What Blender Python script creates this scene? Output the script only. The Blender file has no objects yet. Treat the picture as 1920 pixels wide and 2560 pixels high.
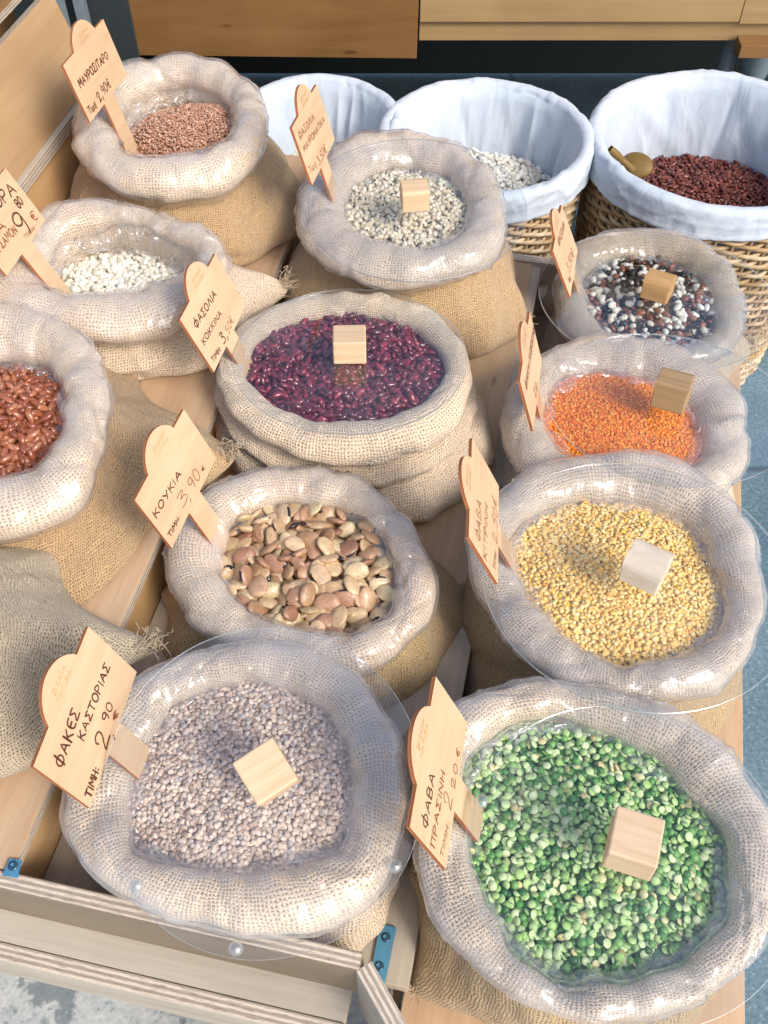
import bpy, math, random
import numpy as np
from mathutils import Matrix, Vector
rnd = random.Random(7)
RG = np.random.default_rng(11)
sc = bpy.context.scene
COL = sc.collection

# ------------------------------------------------------------------ camera, sky, sun, exposure
FPX, CX, CY, CAMZ, PITCH = 2500.0, 960.0, 1280.0, 1.6, math.radians(52)
cam = bpy.data.cameras.new('camera'); co = bpy.data.objects.new('camera', cam); COL.objects.link(co)
co.location = (0, 0, CAMZ); co.rotation_euler = (math.pi/2 - PITCH, 0, 0)
cam.sensor_fit = 'VERTICAL'; cam.sensor_height = 24.0; cam.lens = 24.0*FPX/2560.0
cam.clip_start = 0.02; cam.clip_end = 200
sc.camera = co
SUNV = Vector((0.062, -0.066, 0.082)).normalized()      # towards the sun
SUN_EL = math.asin(SUNV.z); SUN_AZ = math.atan2(SUNV.x, SUNV.y)
w = bpy.data.worlds.new('World'); sc.world = w; w.use_nodes = True
wn = w.node_tree.nodes; wl = w.node_tree.links
sky = wn.new('ShaderNodeTexSky'); sky.sky_type = 'NISHITA'; sky.sun_disc = False
sky.sun_elevation = SUN_EL; sky.sun_rotation = SUN_AZ; sky.air_density = 1.0; sky.dust_density = 3.0
bg = wn['Background']; bg.inputs[1].default_value = 0.15
wl.new(sky.outputs[0], bg.inputs[0])
sun = bpy.data.lights.new('sun', 'SUN'); so = bpy.data.objects.new('sun', sun); COL.objects.link(so)
sun.energy = 1.6; sun.angle = math.radians(18); sun.color = (1.0, 0.95, 0.88)
so.rotation_euler = SUNV.to_track_quat('Z', 'Y').to_euler()
vs = sc.view_settings
vs.view_transform = 'Standard'; vs.look = 'None'; vs.exposure = 0.68; vs.gamma = 1; vs.use_curve_mapping = False
sc.cycles.transparent_max_bounces = 16; sc.cycles.max_bounces = 8; sc.cycles.diffuse_bounces = 4

# ------------------------------------------------------------------ helpers
SP, CP = math.sin(PITCH), math.cos(PITCH)
def ray(px, py):
    a = (px-CX)/FPX; b = (py-CY)/FPX
    return np.array([a, CP - b*SP, -SP - b*CP])
def P(px, py, z):
    d = ray(px, py); t = (z-CAMZ)/d[2]
    return np.array([d[0]*t, d[1]*t, z])
def D(pts):                     # points read off a reduced view of the photograph
    return [(x*1.15732, y*1.15732) for x, y in pts]
def tag(o, label=None, cat=None, group=None, kind=None):
    if label: o['label'] = label
    if cat: o['category'] = cat
    if group: o['group'] = group
    if kind: o['kind'] = kind
    return o
def empty(name, loc, label, cat, group=None):
    o = bpy.data.objects.new(name, None); COL.objects.link(o); o.location = tuple(loc); o.empty_display_size = .02
    return tag(o, label, cat, group)
def mk(name, V, F, mats, parent=None, uv=None, smooth=True, mi=None, loc=None, world=True):
    """F: (m,k) int array, or (loops, counts). uv: per-vertex (n,2). V in world space."""
    V = np.asarray(V, dtype=np.float64)
    if world:
        if parent is not None: V = V - np.array(parent.location)
        elif loc is None: loc = V.mean(0); loc[2] = V[:, 2].min(); V = V - loc
        else: V = V - np.array(loc)
    if isinstance(F, tuple): loops, counts = F
    else:
        F = np.asarray(F); loops = F.ravel(); counts = np.full(len(F), F.shape[1])
    me = bpy.data.meshes.new(name)
    me.vertices.add(len(V)); me.vertices.foreach_set('co', V.astype(np.float32).ravel())
    me.loops.add(len(loops)); me.loops.foreach_set('vertex_index', np.asarray(loops, dtype=np.int32))
    me.polygons.add(len(counts))
    st = np.concatenate([[0], np.cumsum(counts)[:-1]])
    me.polygons.foreach_set('loop_start', st.astype(np.int32))
    me.polygons.foreach_set('loop_total', np.asarray(counts, dtype=np.int32))
    if mi is not None: me.polygons.foreach_set('material_index', np.asarray(mi, dtype=np.int32))
    me.polygons.foreach_set('use_smooth', np.full(len(counts), bool(smooth)))
    for m in (mats if isinstance(mats, (list, tuple)) else [mats]): me.materials.append(m)
    me.update(calc_edges=True)
    if uv is not None:
        l = me.uv_layers.new(name='UVMap'); l.data.foreach_set('uv', np.asarray(uv)[loops].astype(np.float32).ravel())
    me.validate()
    o = bpy.data.objects.new(name, me); COL.objects.link(o)
    if parent is not None: o.parent = parent
    elif loc is not None: o.location = tuple(loc)
    return o
def grid_faces(nr, nc, wrap=True, off=0):
    c = nc if wrap else nc-1
    i, j = np.meshgrid(np.arange(nr-1), np.arange(c), indexing='ij')
    a = i*nc+j; b = i*nc+(j+1) % nc
    return np.stack([a, b, b+nc, a+nc], -1).reshape(-1, 4)+off
def join(parts):
    """parts: list of (V, loops, counts, mi)"""
    Vs, Ls, Cs, Ms, n = [], [], [], [], 0
    for V, L, C, M in parts:
        Vs.append(V); Ls.append(np.asarray(L)+n); Cs.append(C); Ms.append(M); n += len(V)
    return np.concatenate(Vs), (np.concatenate(Ls), np.concatenate(Cs)), np.concatenate(Ms)

# ------------------------------------------------------------------ materials
class NB:
    def __init__(s, name):
        s.m = bpy.data.materials.new(name); s.m.use_nodes = True
        s.t = s.m.node_tree; s.n = s.t.nodes; s.l = s.t.links
        s.p = s.n['Principled BSDF']; s.out = s.n['Material Output']
    def node(s, typ, ins=None, **kw):
        x = s.n.new(typ)
        for k, v in kw.items(): setattr(x, k, v)
        for k, v in (ins or {}).items(): s.set(x, k, v)
        return x
    def set(s, x, k, v):
        i = x.inputs[k]
        if isinstance(v, bpy.types.NodeSocket): s.l.new(v, i)
        elif isinstance(v, bpy.types.Node): s.l.new(v.outputs[0], i)
        else: i.default_value = v
    def math(s, op, a, b=0.0, c=None, clamp=False):
        x = s.node('ShaderNodeMath', {0: a, 1: b}, operation=op, use_clamp=clamp)
        if c is not None: s.set(x, 2, c)
        return x.outputs[0]
    def mix(s, f, a, b):
        x = s.node('ShaderNodeMix', data_type='RGBA')
        s.set(x, 0, f); s.set(x, 6, a); s.set(x, 7, b)
        return x.outputs[2]
    def ramp(s, f, stops, interp='LINEAR'):
        x = s.node('ShaderNodeValToRGB', {0: f}); cr = x.color_ramp; cr.interpolation = interp
        while len(cr.elements) < len(stops): cr.elements.new(.5)
        for e, (p, c) in zip(cr.elements, stops): e.position = p; e.color = (*c, 1)
        return x.outputs[0]
    def noise(s, vec, scale, detail=2, rough=.5, **kw):
        x = s.node('ShaderNodeTexNoise', {'Scale': scale, 'Detail': detail, 'Roughness': rough}, **kw)
        if vec is not None: s.set(x, 'Vector', vec)
        return x.outputs[0]
    def mapping(s, vec, scale=(1, 1, 1), rot=(0, 0, 0), loc=(0, 0, 0)):
        return s.node('ShaderNodeMapping', {0: vec, 'Scale': scale, 'Rotation': rot, 'Location': loc}).outputs[0]
    def bump(s, h, strength, dist, normal=None):
        x = s.node('ShaderNodeBump', {'Height': h, 'Strength': strength, 'Distance': dist})
        if normal is not None: s.set(x, 'Normal', normal)
        return x.outputs[0]
    def schlick(s, f0=.04, normal=None):
        x = s.node('ShaderNodeLayerWeight', {'Blend': .5})
        if normal is not None: s.set(x, 'Normal', normal)
        return s.math('MULTIPLY_ADD', s.math('POWER', x.outputs[1], 5.0), 1-f0, f0, clamp=True)
    def P(s, **kw):
        names = dict(base='Base Color', rough='Roughness', spec='Specular IOR Level', normal='Normal', metal='Metallic',
                     sss='Subsurface Weight', sheen='Sheen Weight', coat='Coat Weight', coatr='Coat Roughness')
        for k, v in kw.items(): s.set(s.p, names[k], v)
        return s.m
def c3(r, g, b): return (r, g, b, 1)

def burlap(name, fib, hole_shade, pitch=.0044, uvn='UVMap', open_=0.5):
    b = NB(name); uv = b.node('ShaderNodeUVMap', uv_map=uvn).outputs[0]
    wob = b.node('ShaderNodeTexNoise', {'Vector': uv, 'Scale': 38.0, 'Detail': 3.0}).outputs[1]
    d = b.node('ShaderNodeVectorMath', {0: wob, 1: (.5, .5, .5)}, operation='SUBTRACT').outputs[0]
    d = b.node('ShaderNodeVectorMath', {0: d, 'Scale': .010}, operation='SCALE').outputs[0]
    wob2 = b.node('ShaderNodeTexNoise', {'Vector': uv, 'Scale': 260.0, 'Detail': 1.0}).outputs[1]
    d2 = b.node('ShaderNodeVectorMath', {0: wob2, 1: (.5, .5, .5)}, operation='SUBTRACT').outputs[0]
    d2 = b.node('ShaderNodeVectorMath', {0: d2, 'Scale': .0024}, operation='SCALE').outputs[0]
    uv2 = b.node('ShaderNodeVectorMath', {0: uv, 1: d}, operation='ADD').outputs[0]
    uv2 = b.node('ShaderNodeVectorMath', {0: uv2, 1: d2}, operation='ADD').outputs[0]
    s = b.node('ShaderNodeSeparateXYZ', {0: uv2})
    su = b.math('SINE', b.math('MULTIPLY', s.outputs[0], math.pi/pitch))
    sv = b.math('SINE', b.math('MULTIPLY', s.outputs[1], math.pi/pitch))
    A = b.math('ABSOLUTE', su); B = b.math('ABSOLUTE', sv)
    chk = b.math('MULTIPLY', su, sv)
    thick = b.noise(uv, 130, 3)
    slub = b.math('MULTIPLY', b.noise(b.mapping(uv, (30, 500, 1)), 1.0, 2), b.noise(b.mapping(uv, (500, 30, 1)), 1.0, 2))
    tv = b.math('ADD', b.math('MULTIPLY_ADD', thick, 1.1, .15), b.math('MULTIPLY', slub, 1.2))
    h1 = b.math('MULTIPLY', A, b.math('MULTIPLY_ADD', chk, .35, 1.0)); h2 = b.math('MULTIPLY', B, b.math('MULTIPLY_ADD', chk, -.35, 1.0))
    h = b.math('MULTIPLY', b.math('MAXIMUM', h1, h2), tv)
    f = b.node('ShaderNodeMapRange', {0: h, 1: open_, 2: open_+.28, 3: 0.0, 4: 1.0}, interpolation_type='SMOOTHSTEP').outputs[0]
    strv = b.mapping(uv, (900, 160, 1)); st = b.noise(strv, 1.0, 2)
    strw = b.mapping(uv, (140, 900, 1)); st2 = b.noise(strw, 1.0, 2)
    big = b.noise(uv, 9, 3)
    tone = b.math('ADD', b.math('MULTIPLY_ADD', st, .5, .3), b.math('MULTIPLY_ADD', st2, .45, b.math('MULTIPLY_ADD', big, .5, -.1)))
    c = b.mix(tone, tuple(x*.62 for x in fib[:3])+(1,), tuple(min(1, x*1.32) for x in fib[:3])+(1,))
    c = b.mix(f, hole_shade, c)  # thread gaps painted dark for the shade inside the weave
    wr_ = b.node('ShaderNodeTexNoise', {'Vector': b.mapping(uv, (16, 9, 1), (0, 0, .3)), 'Scale': 1.0, 'Detail': 3.0, 'Distortion': 1.2}).outputs[0]
    nrm = b.bump(wr_, .55, .016)
    nrm = b.bump(h, .9, .0016, nrm)
    nrm = b.bump(b.noise(uv, 1500, 2), .35, .0006, nrm)
    return b.P(base=c, rough=.95, spec=.15, normal=nrm, sheen=.25)
M = {}
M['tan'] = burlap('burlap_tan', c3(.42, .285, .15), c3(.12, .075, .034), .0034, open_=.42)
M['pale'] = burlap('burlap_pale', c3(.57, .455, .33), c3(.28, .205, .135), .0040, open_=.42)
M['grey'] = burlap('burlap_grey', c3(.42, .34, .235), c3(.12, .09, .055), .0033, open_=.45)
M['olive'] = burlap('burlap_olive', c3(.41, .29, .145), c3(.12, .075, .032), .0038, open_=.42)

def film(name, milk, tint=(.94, .93, .94), gloss=.035, bs=.42, rgh=.13):
    b = NB(name); b.n.remove(b.p)
    uv = b.node('ShaderNodeUVMap', uv_map='UVMap').outputs[0]
    n1 = b.node('ShaderNodeTexNoise', {'Vector': b.mapping(uv, (14, 40, 1), (0, 0, .5)), 'Scale': 1.0, 'Detail': 4.0, 'Distortion': 1.6}, noise_type='RIDGED_MULTIFRACTAL').outputs[0]
    n2 = b.node('ShaderNodeTexNoise', {'Vector': b.mapping(uv, (50, 16, 1), (0, 0, -.4)), 'Scale': 1.0, 'Detail': 3.0, 'Distortion': 1.0}, noise_type='RIDGED_MULTIFRACTAL').outputs[0]
    n3 = b.noise(uv, 22, 3)
    h = b.math('ADD', b.math('MULTIPLY', n1, .5), b.math('ADD', b.math('MULTIPLY', n2, .35), n3))
    nr = b.bump(h, bs, .0045)
    tr = b.node('ShaderNodeBsdfTransparent', {0: (1, 1, 1, 1)})
    df = b.node('ShaderNodeBsdfDiffuse', {0: (*tint, 1), 'Normal': nr})
    tl = b.node('ShaderNodeBsdfTranslucent', {0: (*tint, 1), 'Normal': nr})
    dt = b.node('ShaderNodeMixShader', {0: .45, 1: df.outputs[0], 2: tl.outputs[0]})
    lw = b.node('ShaderNodeLayerWeight', {'Blend': .35, 'Normal': nr})
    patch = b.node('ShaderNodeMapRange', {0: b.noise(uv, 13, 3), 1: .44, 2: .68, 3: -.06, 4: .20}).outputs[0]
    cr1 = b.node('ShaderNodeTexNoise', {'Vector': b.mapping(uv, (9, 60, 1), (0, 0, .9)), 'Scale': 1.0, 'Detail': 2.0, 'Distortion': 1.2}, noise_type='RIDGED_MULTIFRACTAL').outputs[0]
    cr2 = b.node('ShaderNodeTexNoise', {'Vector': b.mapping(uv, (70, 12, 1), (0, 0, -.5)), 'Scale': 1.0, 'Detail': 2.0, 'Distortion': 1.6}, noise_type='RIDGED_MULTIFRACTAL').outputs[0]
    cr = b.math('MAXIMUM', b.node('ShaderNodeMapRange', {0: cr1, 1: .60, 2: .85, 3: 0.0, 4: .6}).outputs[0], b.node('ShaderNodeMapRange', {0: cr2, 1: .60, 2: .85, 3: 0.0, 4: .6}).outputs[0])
    crease_glint = b.math('MULTIPLY', cr, b.node('ShaderNodeMapRange', {0: b.noise(uv, 17, 2), 1: .48, 2: .60, 3: 0.0, 4: 1.0}).outputs[0])  # whitish streaks: doubled film at folds, plus glossy glints painted into the colour
    patch = b.math('ADD', patch, crease_glint)
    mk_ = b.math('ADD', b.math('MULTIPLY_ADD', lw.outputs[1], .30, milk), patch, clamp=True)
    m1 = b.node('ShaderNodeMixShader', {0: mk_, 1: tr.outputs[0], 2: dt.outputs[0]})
    gl = b.node('ShaderNodeBsdfGlossy', {0: (1, 1, 1, 1), 'Roughness': rgh, 'Normal': nr})
    gf = b.math('ADD', b.schlick(.05, nr), gloss, clamp=True)
    m2 = b.node('ShaderNodeMixShader', {0: gf, 1: m1.outputs[0], 2: gl.outputs[0]})
    b.l.new(m2.outputs[0], b.out.inputs[0]); return b.m
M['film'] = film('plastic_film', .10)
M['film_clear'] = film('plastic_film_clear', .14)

def wood(name, c1, c2, sc_=(3, 40, 40), rough=.55, knots=True, bs=.06):
    b = NB(name); tc = b.node('ShaderNodeTexCoord').outputs[3]
    oi = b.node('ShaderNodeObjectInfo').outputs['Random']
    v = b.node('ShaderNodeVectorMath', {0: tc, 1: b.node('ShaderNodeCombineXYZ', {0: b.math('MULTIPLY', oi, 7.0), 1: b.math('MULTIPLY', oi, 3.0)}).outputs[0]}, operation='ADD').outputs[0]
    g = b.node('ShaderNodeTexNoise', {'Vector': b.mapping(v, sc_), 'Scale': 1.0, 'Detail': 5.0, 'Roughness': .6, 'Distortion': .4}).outputs[0]
    fine = b.noise(b.mapping(v, (sc_[0]*6, sc_[1]*12, sc_[2]*12)), 1.0, 3)
    big = b.noise(v, 4.5, 3)
    f = b.math('ADD', b.math('MULTIPLY', g, .55), b.math('ADD', b.math('MULTIPLY', fine, .25), b.math('MULTIPLY', big, .45)))
    c = b.ramp(f, [(.42, c1), (.78, c2)])
    if knots:
        k = b.node('ShaderNodeTexVoronoi', {'Vector': b.mapping(v, (4, 14, 14)), 'Scale': 1.0}).outputs[0]
        kf = b.node('ShaderNodeMapRange', {0: k, 1: .05, 2: .085, 3: .7, 4: 0.0}).outputs[0]
        c = b.mix(kf, c, (c1[0]*.45, c1[1]*.35, c1[2]*.3, 1))
    return b.P(base=c, rough=rough, spec=.3, normal=b.bump(f, bs*4, .001))
M['ply'] = wood('birch_plywood', (.42, .27, .155), (.58, .415, .265))
M['plyp'] = wood('panel_plywood', (.34, .21, .10), (.46, .31, .17), (2, 14, 14))
M['plyg'] = wood('greyed_plywood', (.36, .31, .24), (.53, .47, .38), (3, 70, 70))
M['brownf'] = wood('brown_faced_plywood', (.17, .13, .085), (.24, .19, .13), (3, 20, 20), knots=False)
M['plyo'] = wood('warm_plywood', (.50, .30, .13), (.66, .43, .22))  # warmer orange-tan plywood
M['back'] = wood('orange_plywood', (.165, .078, .024), (.245, .13, .048), (3, 30, 30))  # base colour darkened to carry the shade over the back counter
M['back2'] = wood('pine_board', (.29, .18, .08), (.40, .27, .13), (2, 50, 50))  # pine darkened as well, counter shade put into its colour
M['tagwood'] = wood('tag_plywood', (.50, .33, .19), (.64, .46, .29), (6, 60, 60), rough=.5, knots=False, bs=.03)
M['block'] = wood('block_beech', (.50, .33, .18), (.70, .52, .34), (8, 120, 120), rough=.6, knots=False)
M['block2'] = wood('block_oak', (.28, .17, .08), (.42, .28, .15), (8, 120, 120), rough=.5, knots=False)
M['block4'] = wood('block_orange', (.34, .19, .075), (.52, .32, .14), (8, 120, 120), rough=.45, knots=False)
M['block3'] = wood('block_grey', (.50, .41, .31), (.70, .60, .48), (30, 60, 60), rough=.5, knots=False)
def edge_mat(name, ca, cb, dirt, period=.0032):
    b = NB(name); tc = b.node('ShaderNodeTexCoord').outputs[3]
    s = b.node('ShaderNodeSeparateXYZ', {0: tc})
    z = b.math('ADD', s.outputs[2], b.math('MULTIPLY_ADD', b.noise(b.mapping(tc, (60, 60, 200)), 1.0, 2), .0009, 0))
    st = b.math('SINE', b.math('MULTIPLY', z, 2*math.pi/period))
    f = b.node('ShaderNodeMapRange', {0: st, 1: -.3, 2: .5, 3: 0.0, 4: 1.0}).outputs[0]
    c = b.mix(f, (*ca, 1), (*cb, 1))
    n = b.noise(b.mapping(tc, (70, 70, 900)), 1.0, 4, .7)
    c = b.mix(b.node('ShaderNodeMapRange', {0: n, 1: .5, 2: .66, 3: 0.0, 4: .6}).outputs[0], c, (*dirt, 1))
    return b.P(base=c, rough=.8, spec=.2, normal=b.bump(n, .4, .0012))
M['edge'] = edge_mat('plywood_edge', (.36, .30, .24), (.66, .56, .45), (.13, .11, .08), .0062)
M['edger'] = edge_mat('tag_edge', (.33, .11, .04), (.40, .16, .07), (.22, .07, .03))
def plain(name, col, rough=.5, spec=.5, metal=0, **kw):
    b = NB(name); n = b.noise(b.node('ShaderNodeTexCoord').outputs[3], 60, 3)
    c = b.mix(n, tuple(x*.8 for x in col)+(1,), tuple(min(1, x*1.2) for x in col)+(1,))
    return b.P(base=c, rough=rough, spec=spec, metal=metal, **kw)
M['ink'] = plain('marker_ink', (.105, .030, .015), .35)
M['inkr'] = plain('faded_marker_ink', (.24, .075, .03), .5)
M['burn'] = plain('burnt_print', (.52, .32, .13), .7)
M['zinc'] = plain('blue_zinc', (.10, .30, .46), .32, metal=.35)
M['screw'] = plain('screw_steel', (.05, .12, .18), .35, metal=.6)
M['dark'] = plain('shade_black', (.02, .03, .032), .7)  # near-black colour for sheets that stand in for deep shade
M['greyp'] = plain('grey_paint', (.16, .20, .22), .5)
M['twine'] = plain('jute_fibre', (.48, .38, .26), .95, .1)
M['scoop'] = wood('scoop_wood', (.15, .09, .025), (.22, .14, .04), (8, 80, 80), knots=False)
def acrylic():
    b = NB('clear_acrylic'); b.n.remove(b.p)
    tr = b.node('ShaderNodeBsdfTransparent', {0: (.965, .975, .98, 1)})
    sm = b.noise(b.node('ShaderNodeTexCoord').outputs[3], 7, 4)
    df = b.node('ShaderNodeBsdfDiffuse', {0: (.85, .87, .92, 1)})
    m0 = b.node('ShaderNodeMixShader', {0: b.node('ShaderNodeMapRange', {0: sm, 1: .45, 2: .75, 3: .0, 4: .025}).outputs[0], 1: tr.outputs[0], 2: df.outputs[0]})
    gl = b.node('ShaderNodeBsdfGlossy', {0: (1, 1, 1, 1), 'Roughness': .03})
    m = b.node('ShaderNodeMixShader', {0: b.schlick(.04), 1: m0.outputs[0], 2: gl.outputs[0]})
    b.l.new(m.outputs[0], b.out.inputs[0]); return b.m
M['acr'] = acrylic()
def acr_edge():
    b = NB('acrylic_edge'); b.n.remove(b.p)
    tr = b.node('ShaderNodeBsdfTransparent', {0: (.9, .95, .95, 1)})
    df = b.node('ShaderNodeBsdfTranslucent', {0: (.8, .84, .84, 1)})
    gl = b.node('ShaderNodeBsdfGlossy', {0: (1, 1, 1, 1), 'Roughness': .15})
    m = b.node('ShaderNodeMixShader', {0: .4, 1: tr.outputs[0], 2: df.outputs[0]})
    m2 = b.node('ShaderNodeMixShader', {0: .25, 1: m.outputs[0], 2: gl.outputs[0]})
    b.l.new(m2.outputs[0], b.out.inputs[0]); return b.m
M['acre'] = acr_edge()

def bean(name, stops, rough=.35, spec=.5, var=.25, nsc=250, interp='LINEAR', coat=0.0, bs=.15, bsd=.0005):
    b = NB(name)
    oi = b.node('ShaderNodeObjectInfo').outputs['Random']; ge = b.node('ShaderNodeNewGeometry').outputs['Random Per Island']
    r = b.math('FRACT', b.math('ADD', b.math('MULTIPLY', oi, 7.31), b.math('MULTIPLY', ge, 3.77)))
    c = b.ramp(r, stops, interp)
    n = b.noise(b.node('ShaderNodeTexCoord').outputs[3], nsc, 2)
    k = b.math('MULTIPLY_ADD', n, var*2, 1-var)
    c = b.node('ShaderNodeVectorMath', {0: c, 'Scale': k}, operation='SCALE').outputs[0]
    return b.P(base=c, rough=rough, spec=spec, coat=coat, coatr=.12, normal=b.bump(n, bs, bsd))
M['m_brown'] = bean('brown_bean', [(0, (.19, .05, .022)), (.5, (.29, .085, .038)), (1, (.42, .17, .085))], .25, .6, coat=.3)
M['m_red'] = bean('dark_red_bean', [(0, (.085, .006, .016)), (.6, (.17, .011, .028)), (1, (.29, .026, .048))], .22, .6, coat=.4)
M['m_koukia'] = bean('broad_bean', [(0, (.40, .25, .13)), (.2, (.60, .43, .25)), (.38, (.32, .17, .09)), (.5, (.52, .42, .23)), (.68, (.66, .50, .31)), (.82, (.46, .27, .16)), (1, (.28, .135, .08))], .38, .55, .5, 120, bs=.6, bsd=.002)
M['m_black'] = bean('black_bean', [(0, (.010, .010, .012)), (1, (.03, .018, .016))], .22, .6)
M['m_white'] = bean('white_bean', [(0, (.62, .58, .47)), (1, (.80, .78, .70))], .35, .5, .08)
M['m_cream'] = bean('cream_bean', [(0, (.58, .48, .32)), (1, (.76, .70, .56))], .4, .4, .1)
M['m_mbrown'] = bean('mottled_bean', [(0, (.12, .035, .025)), (.5, (.26, .10, .06)), (1, (.34, .14, .09))], .3, .5)
M['m_mix'] = bean('mixed_bean', [(0, (.70, .68, .6)), (.3, (.02, .02, .02)), (.62, (.22, .08, .05)), (.85, (.012, .012, .012))], .3, .5, interp='CONSTANT')
M['m_dark'] = bean('dark_bean', [(0, (.085, .018, .014)), (.6, (.15, .035, .024)), (1, (.25, .07, .045))], .28, .5)
M['m_lentil'] = bean('grey_lentil', [(0, (.44, .31, .235)), (.45, (.66, .51, .41)), (.8, (.80, .65, .53)), (1, (.42, .37, .35))], .5, .35, .12)
M['m_pea'] = bean('green_pea', [(0, (.035, .14, .03)), (.45, (.10, .30, .065)), (.8, (.26, .48, .14)), (.93, (.25, .40, .16)), (1, (.48, .38, .16))], .33, .5, .15)
M['m_peaf'] = bean('green_pea_face', [(0, (.38, .60, .17)), (.5, (.58, .74, .33)), (.85, (.74, .84, .48)), (1, (.74, .60, .28))], .5, .3, .1)
M['m_yel'] = bean('yellow_pea', [(0, (.95, .58, .16)), (.5, (.99, .69, .24)), (.85, (.99, .79, .40)), (1, (.98, .64, .07))], .42, .4, .1)
M['m_orange'] = bean('red_lentil', [(0, (.90, .22, .015)), (.6, (.97, .32, .035)), (1, (.98, .45, .10))], .5, .3, .1)
M['m_wheat'] = bean('pink_grain', [(0, (.38, .19, .12)), (.6, (.54, .31, .21)), (.93, (.66, .45, .33)), (1, (.12, .06, .04))], .5, .3, .15)

def ground_mat():
    b = NB('ground_paving'); tc = b.node('ShaderNodeTexCoord').outputs[3]
    s = b.node('ShaderNodeSeparateXYZ', {0: tc})
    sp = b.noise(tc, 130, 3, .6); sp2 = b.noise(tc, 34, 4, .6); bigd = b.noise(tc, 3.0, 4, .6)
    # pale concrete front, blue-grey terrazzo beside and behind; lit and shaded ground painted in
    c1 = b.ramp(b.math('ADD', b.math('MULTIPLY', sp, .6), b.math('MULTIPLY', sp2, .5)), [(.38, (.17, .22, .245)), (.48, (.38, .42, .43)), (.66, (.52, .54, .53))])
    blot = b.node('ShaderNodeMapRange', {0: b.noise(tc, 9.0, 5, .65), 1: .53, 2: .57, 3: 0.0, 4: .8}).outputs[0]
    c1 = b.mix(blot, c1, (.14, .18, .20, 1))
    c2 = b.ramp(b.math('ADD', b.math('MULTIPLY', sp, .5), b.math('MULTIPLY', bigd, .5)), [(.36, (.06, .125, .16)), (.55, (.14, .225, .275)), (.72, (.29, .38, .43))])
    v = b.node('ShaderNodeTexVoronoi', {'Vector': tc, 'Scale': 110.0}).outputs[0]
    c2 = b.mix(b.node('ShaderNodeMapRange', {0: v, 1: .12, 2: .22, 3: .55, 4: 0.0}).outputs[0], c2, (.40, .46, .48, 1))
    side = b.node('ShaderNodeMapRange', {0: b.math('ADD', s.outputs[0], b.math('MULTIPLY', b.math('MAXIMUM', s.outputs[1], 0.0), .6)), 1: .38, 2: .40, 3: 0.0, 4: 1.0}).outputs[0]
    jx = b.math('ABSOLUTE', b.math('SUBTRACT', b.math('FRACT', b.math('MULTIPLY_ADD', s.outputs[0], 1.15, .05)), .5))
    jy = b.math('ABSOLUTE', b.math('SUBTRACT', b.math('FRACT', b.math('MULTIPLY_ADD', s.outputs[1], 1.15, .93)), .5))
    j = b.node('ShaderNodeMapRange', {0: b.math('MINIMUM', jx, jy), 1: .004, 2: .012, 3: 1.0, 4: 0.0}).outputs[0]
    c2 = b.mix(j, c2, (.06, .09, .11, 1))
    c = b.mix(side, c1, c2)
    return b.P(base=c, rough=.45, spec=.45, normal=b.bump(b.math('SUBTRACT', sp, b.math('MULTIPLY', b.math('MULTIPLY', j, side), .8)), .35, .003))
M['ground'] = ground_mat()
def cloth_mat():
    b = NB('white_cotton'); uv = b.node('ShaderNodeUVMap', uv_map='UVMap').outputs[0]
    n = b.node('ShaderNodeTexNoise', {'Vector': b.mapping(uv, (16, 9, 1)), 'Scale': 1.0, 'Detail': 4.0, 'Distortion': .8}).outputs[0]
    f = b.noise(uv, 700, 2)
    nr = b.bump(n, .5, .012); nr = b.bump(f, .2, .0006, nr)
    return b.P(base=b.mix(n, (.43, .50, .58, 1), (.58, .63, .69, 1)), rough=.9, spec=.2, normal=nr, sheen=.2)
M['cloth'] = cloth_mat()
M['wicker'] = bean('wicker_cane', [(0, (.26, .16, .07)), (.4, (.44, .31, .17)), (1, (.62, .50, .34))], .5, .4, .3, 60)

# ------------------------------------------------------------------ ground and stepped stand
g = 30.0
o = mk('ground', [(-g, -g, 0), (g, -g, 0), (g, g, 0), (-g, g, 0)], [[0, 1, 2, 3]], M['ground'], smooth=False, loc=(0, 0, 0)); tag(o, kind='structure')
AN = math.radians(12.1); U = np.array([math.sin(AN), math.cos(AN), 0]); Vv = np.array([math.cos(AN), -math.sin(AN), 0]); ZZ = np.array([0, 0, 1.])
ZA, ZB, ZC, ZS = .56, .45, .34, .67
def uv3(u, v, z): return U*u + Vv*v + ZZ*z
def board(name, c, ax, ay, L, W, T, mats, parent, bev=.0012, cut=None):
    """a board of length L along ax, width W along ay, thickness T; ply lines follow its thickness"""
    ax = np.array(ax, float); ax /= np.linalg.norm(ax); ay = np.array(ay, float); ay -= ax*ay.dot(ax); ay /= np.linalg.norm(ay); az = np.cross(ax, ay)
    import bmesh
    bm = bmesh.new(); bmesh.ops.create_cube(bm, size=1)
    for v in bm.verts: v.co = Vector((v.co.x*L, v.co.y*W, v.co.z*T))
    for f in bm.faces: f.material_index = 0 if abs(f.normal.z) > .5 else 1
    bmesh.ops.bevel(bm, geom=bm.edges[:], offset=bev, segments=2, affect='EDGES', profile=.5)
    me = bpy.data.meshes.new(name); bm.to_mesh(me); bm.free()
    for m in mats: me.materials.append(m)
    o = bpy.data.objects.new(name, me); COL.objects.link(o)
    R = Matrix(((ax[0], ay[0], az[0]), (ax[1], ay[1], az[1]), (ax[2], ay[2], az[2]))).to_4x4()
    pl = np.array(parent.location) if parent else np.zeros(3)
    o.matrix_local = Matrix.Translation(Vector(np.array(c)-pl)) @ R
    if parent: o.parent = parent; o.matrix_local = Matrix.Translation(Vector(np.array(c)-pl)) @ R
    return o
PL = [M['ply'], M['edge']]; PG = [M['plyg'], M['edge']]; PO = [M['plyo'], M['edge']]
T = .018
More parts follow.
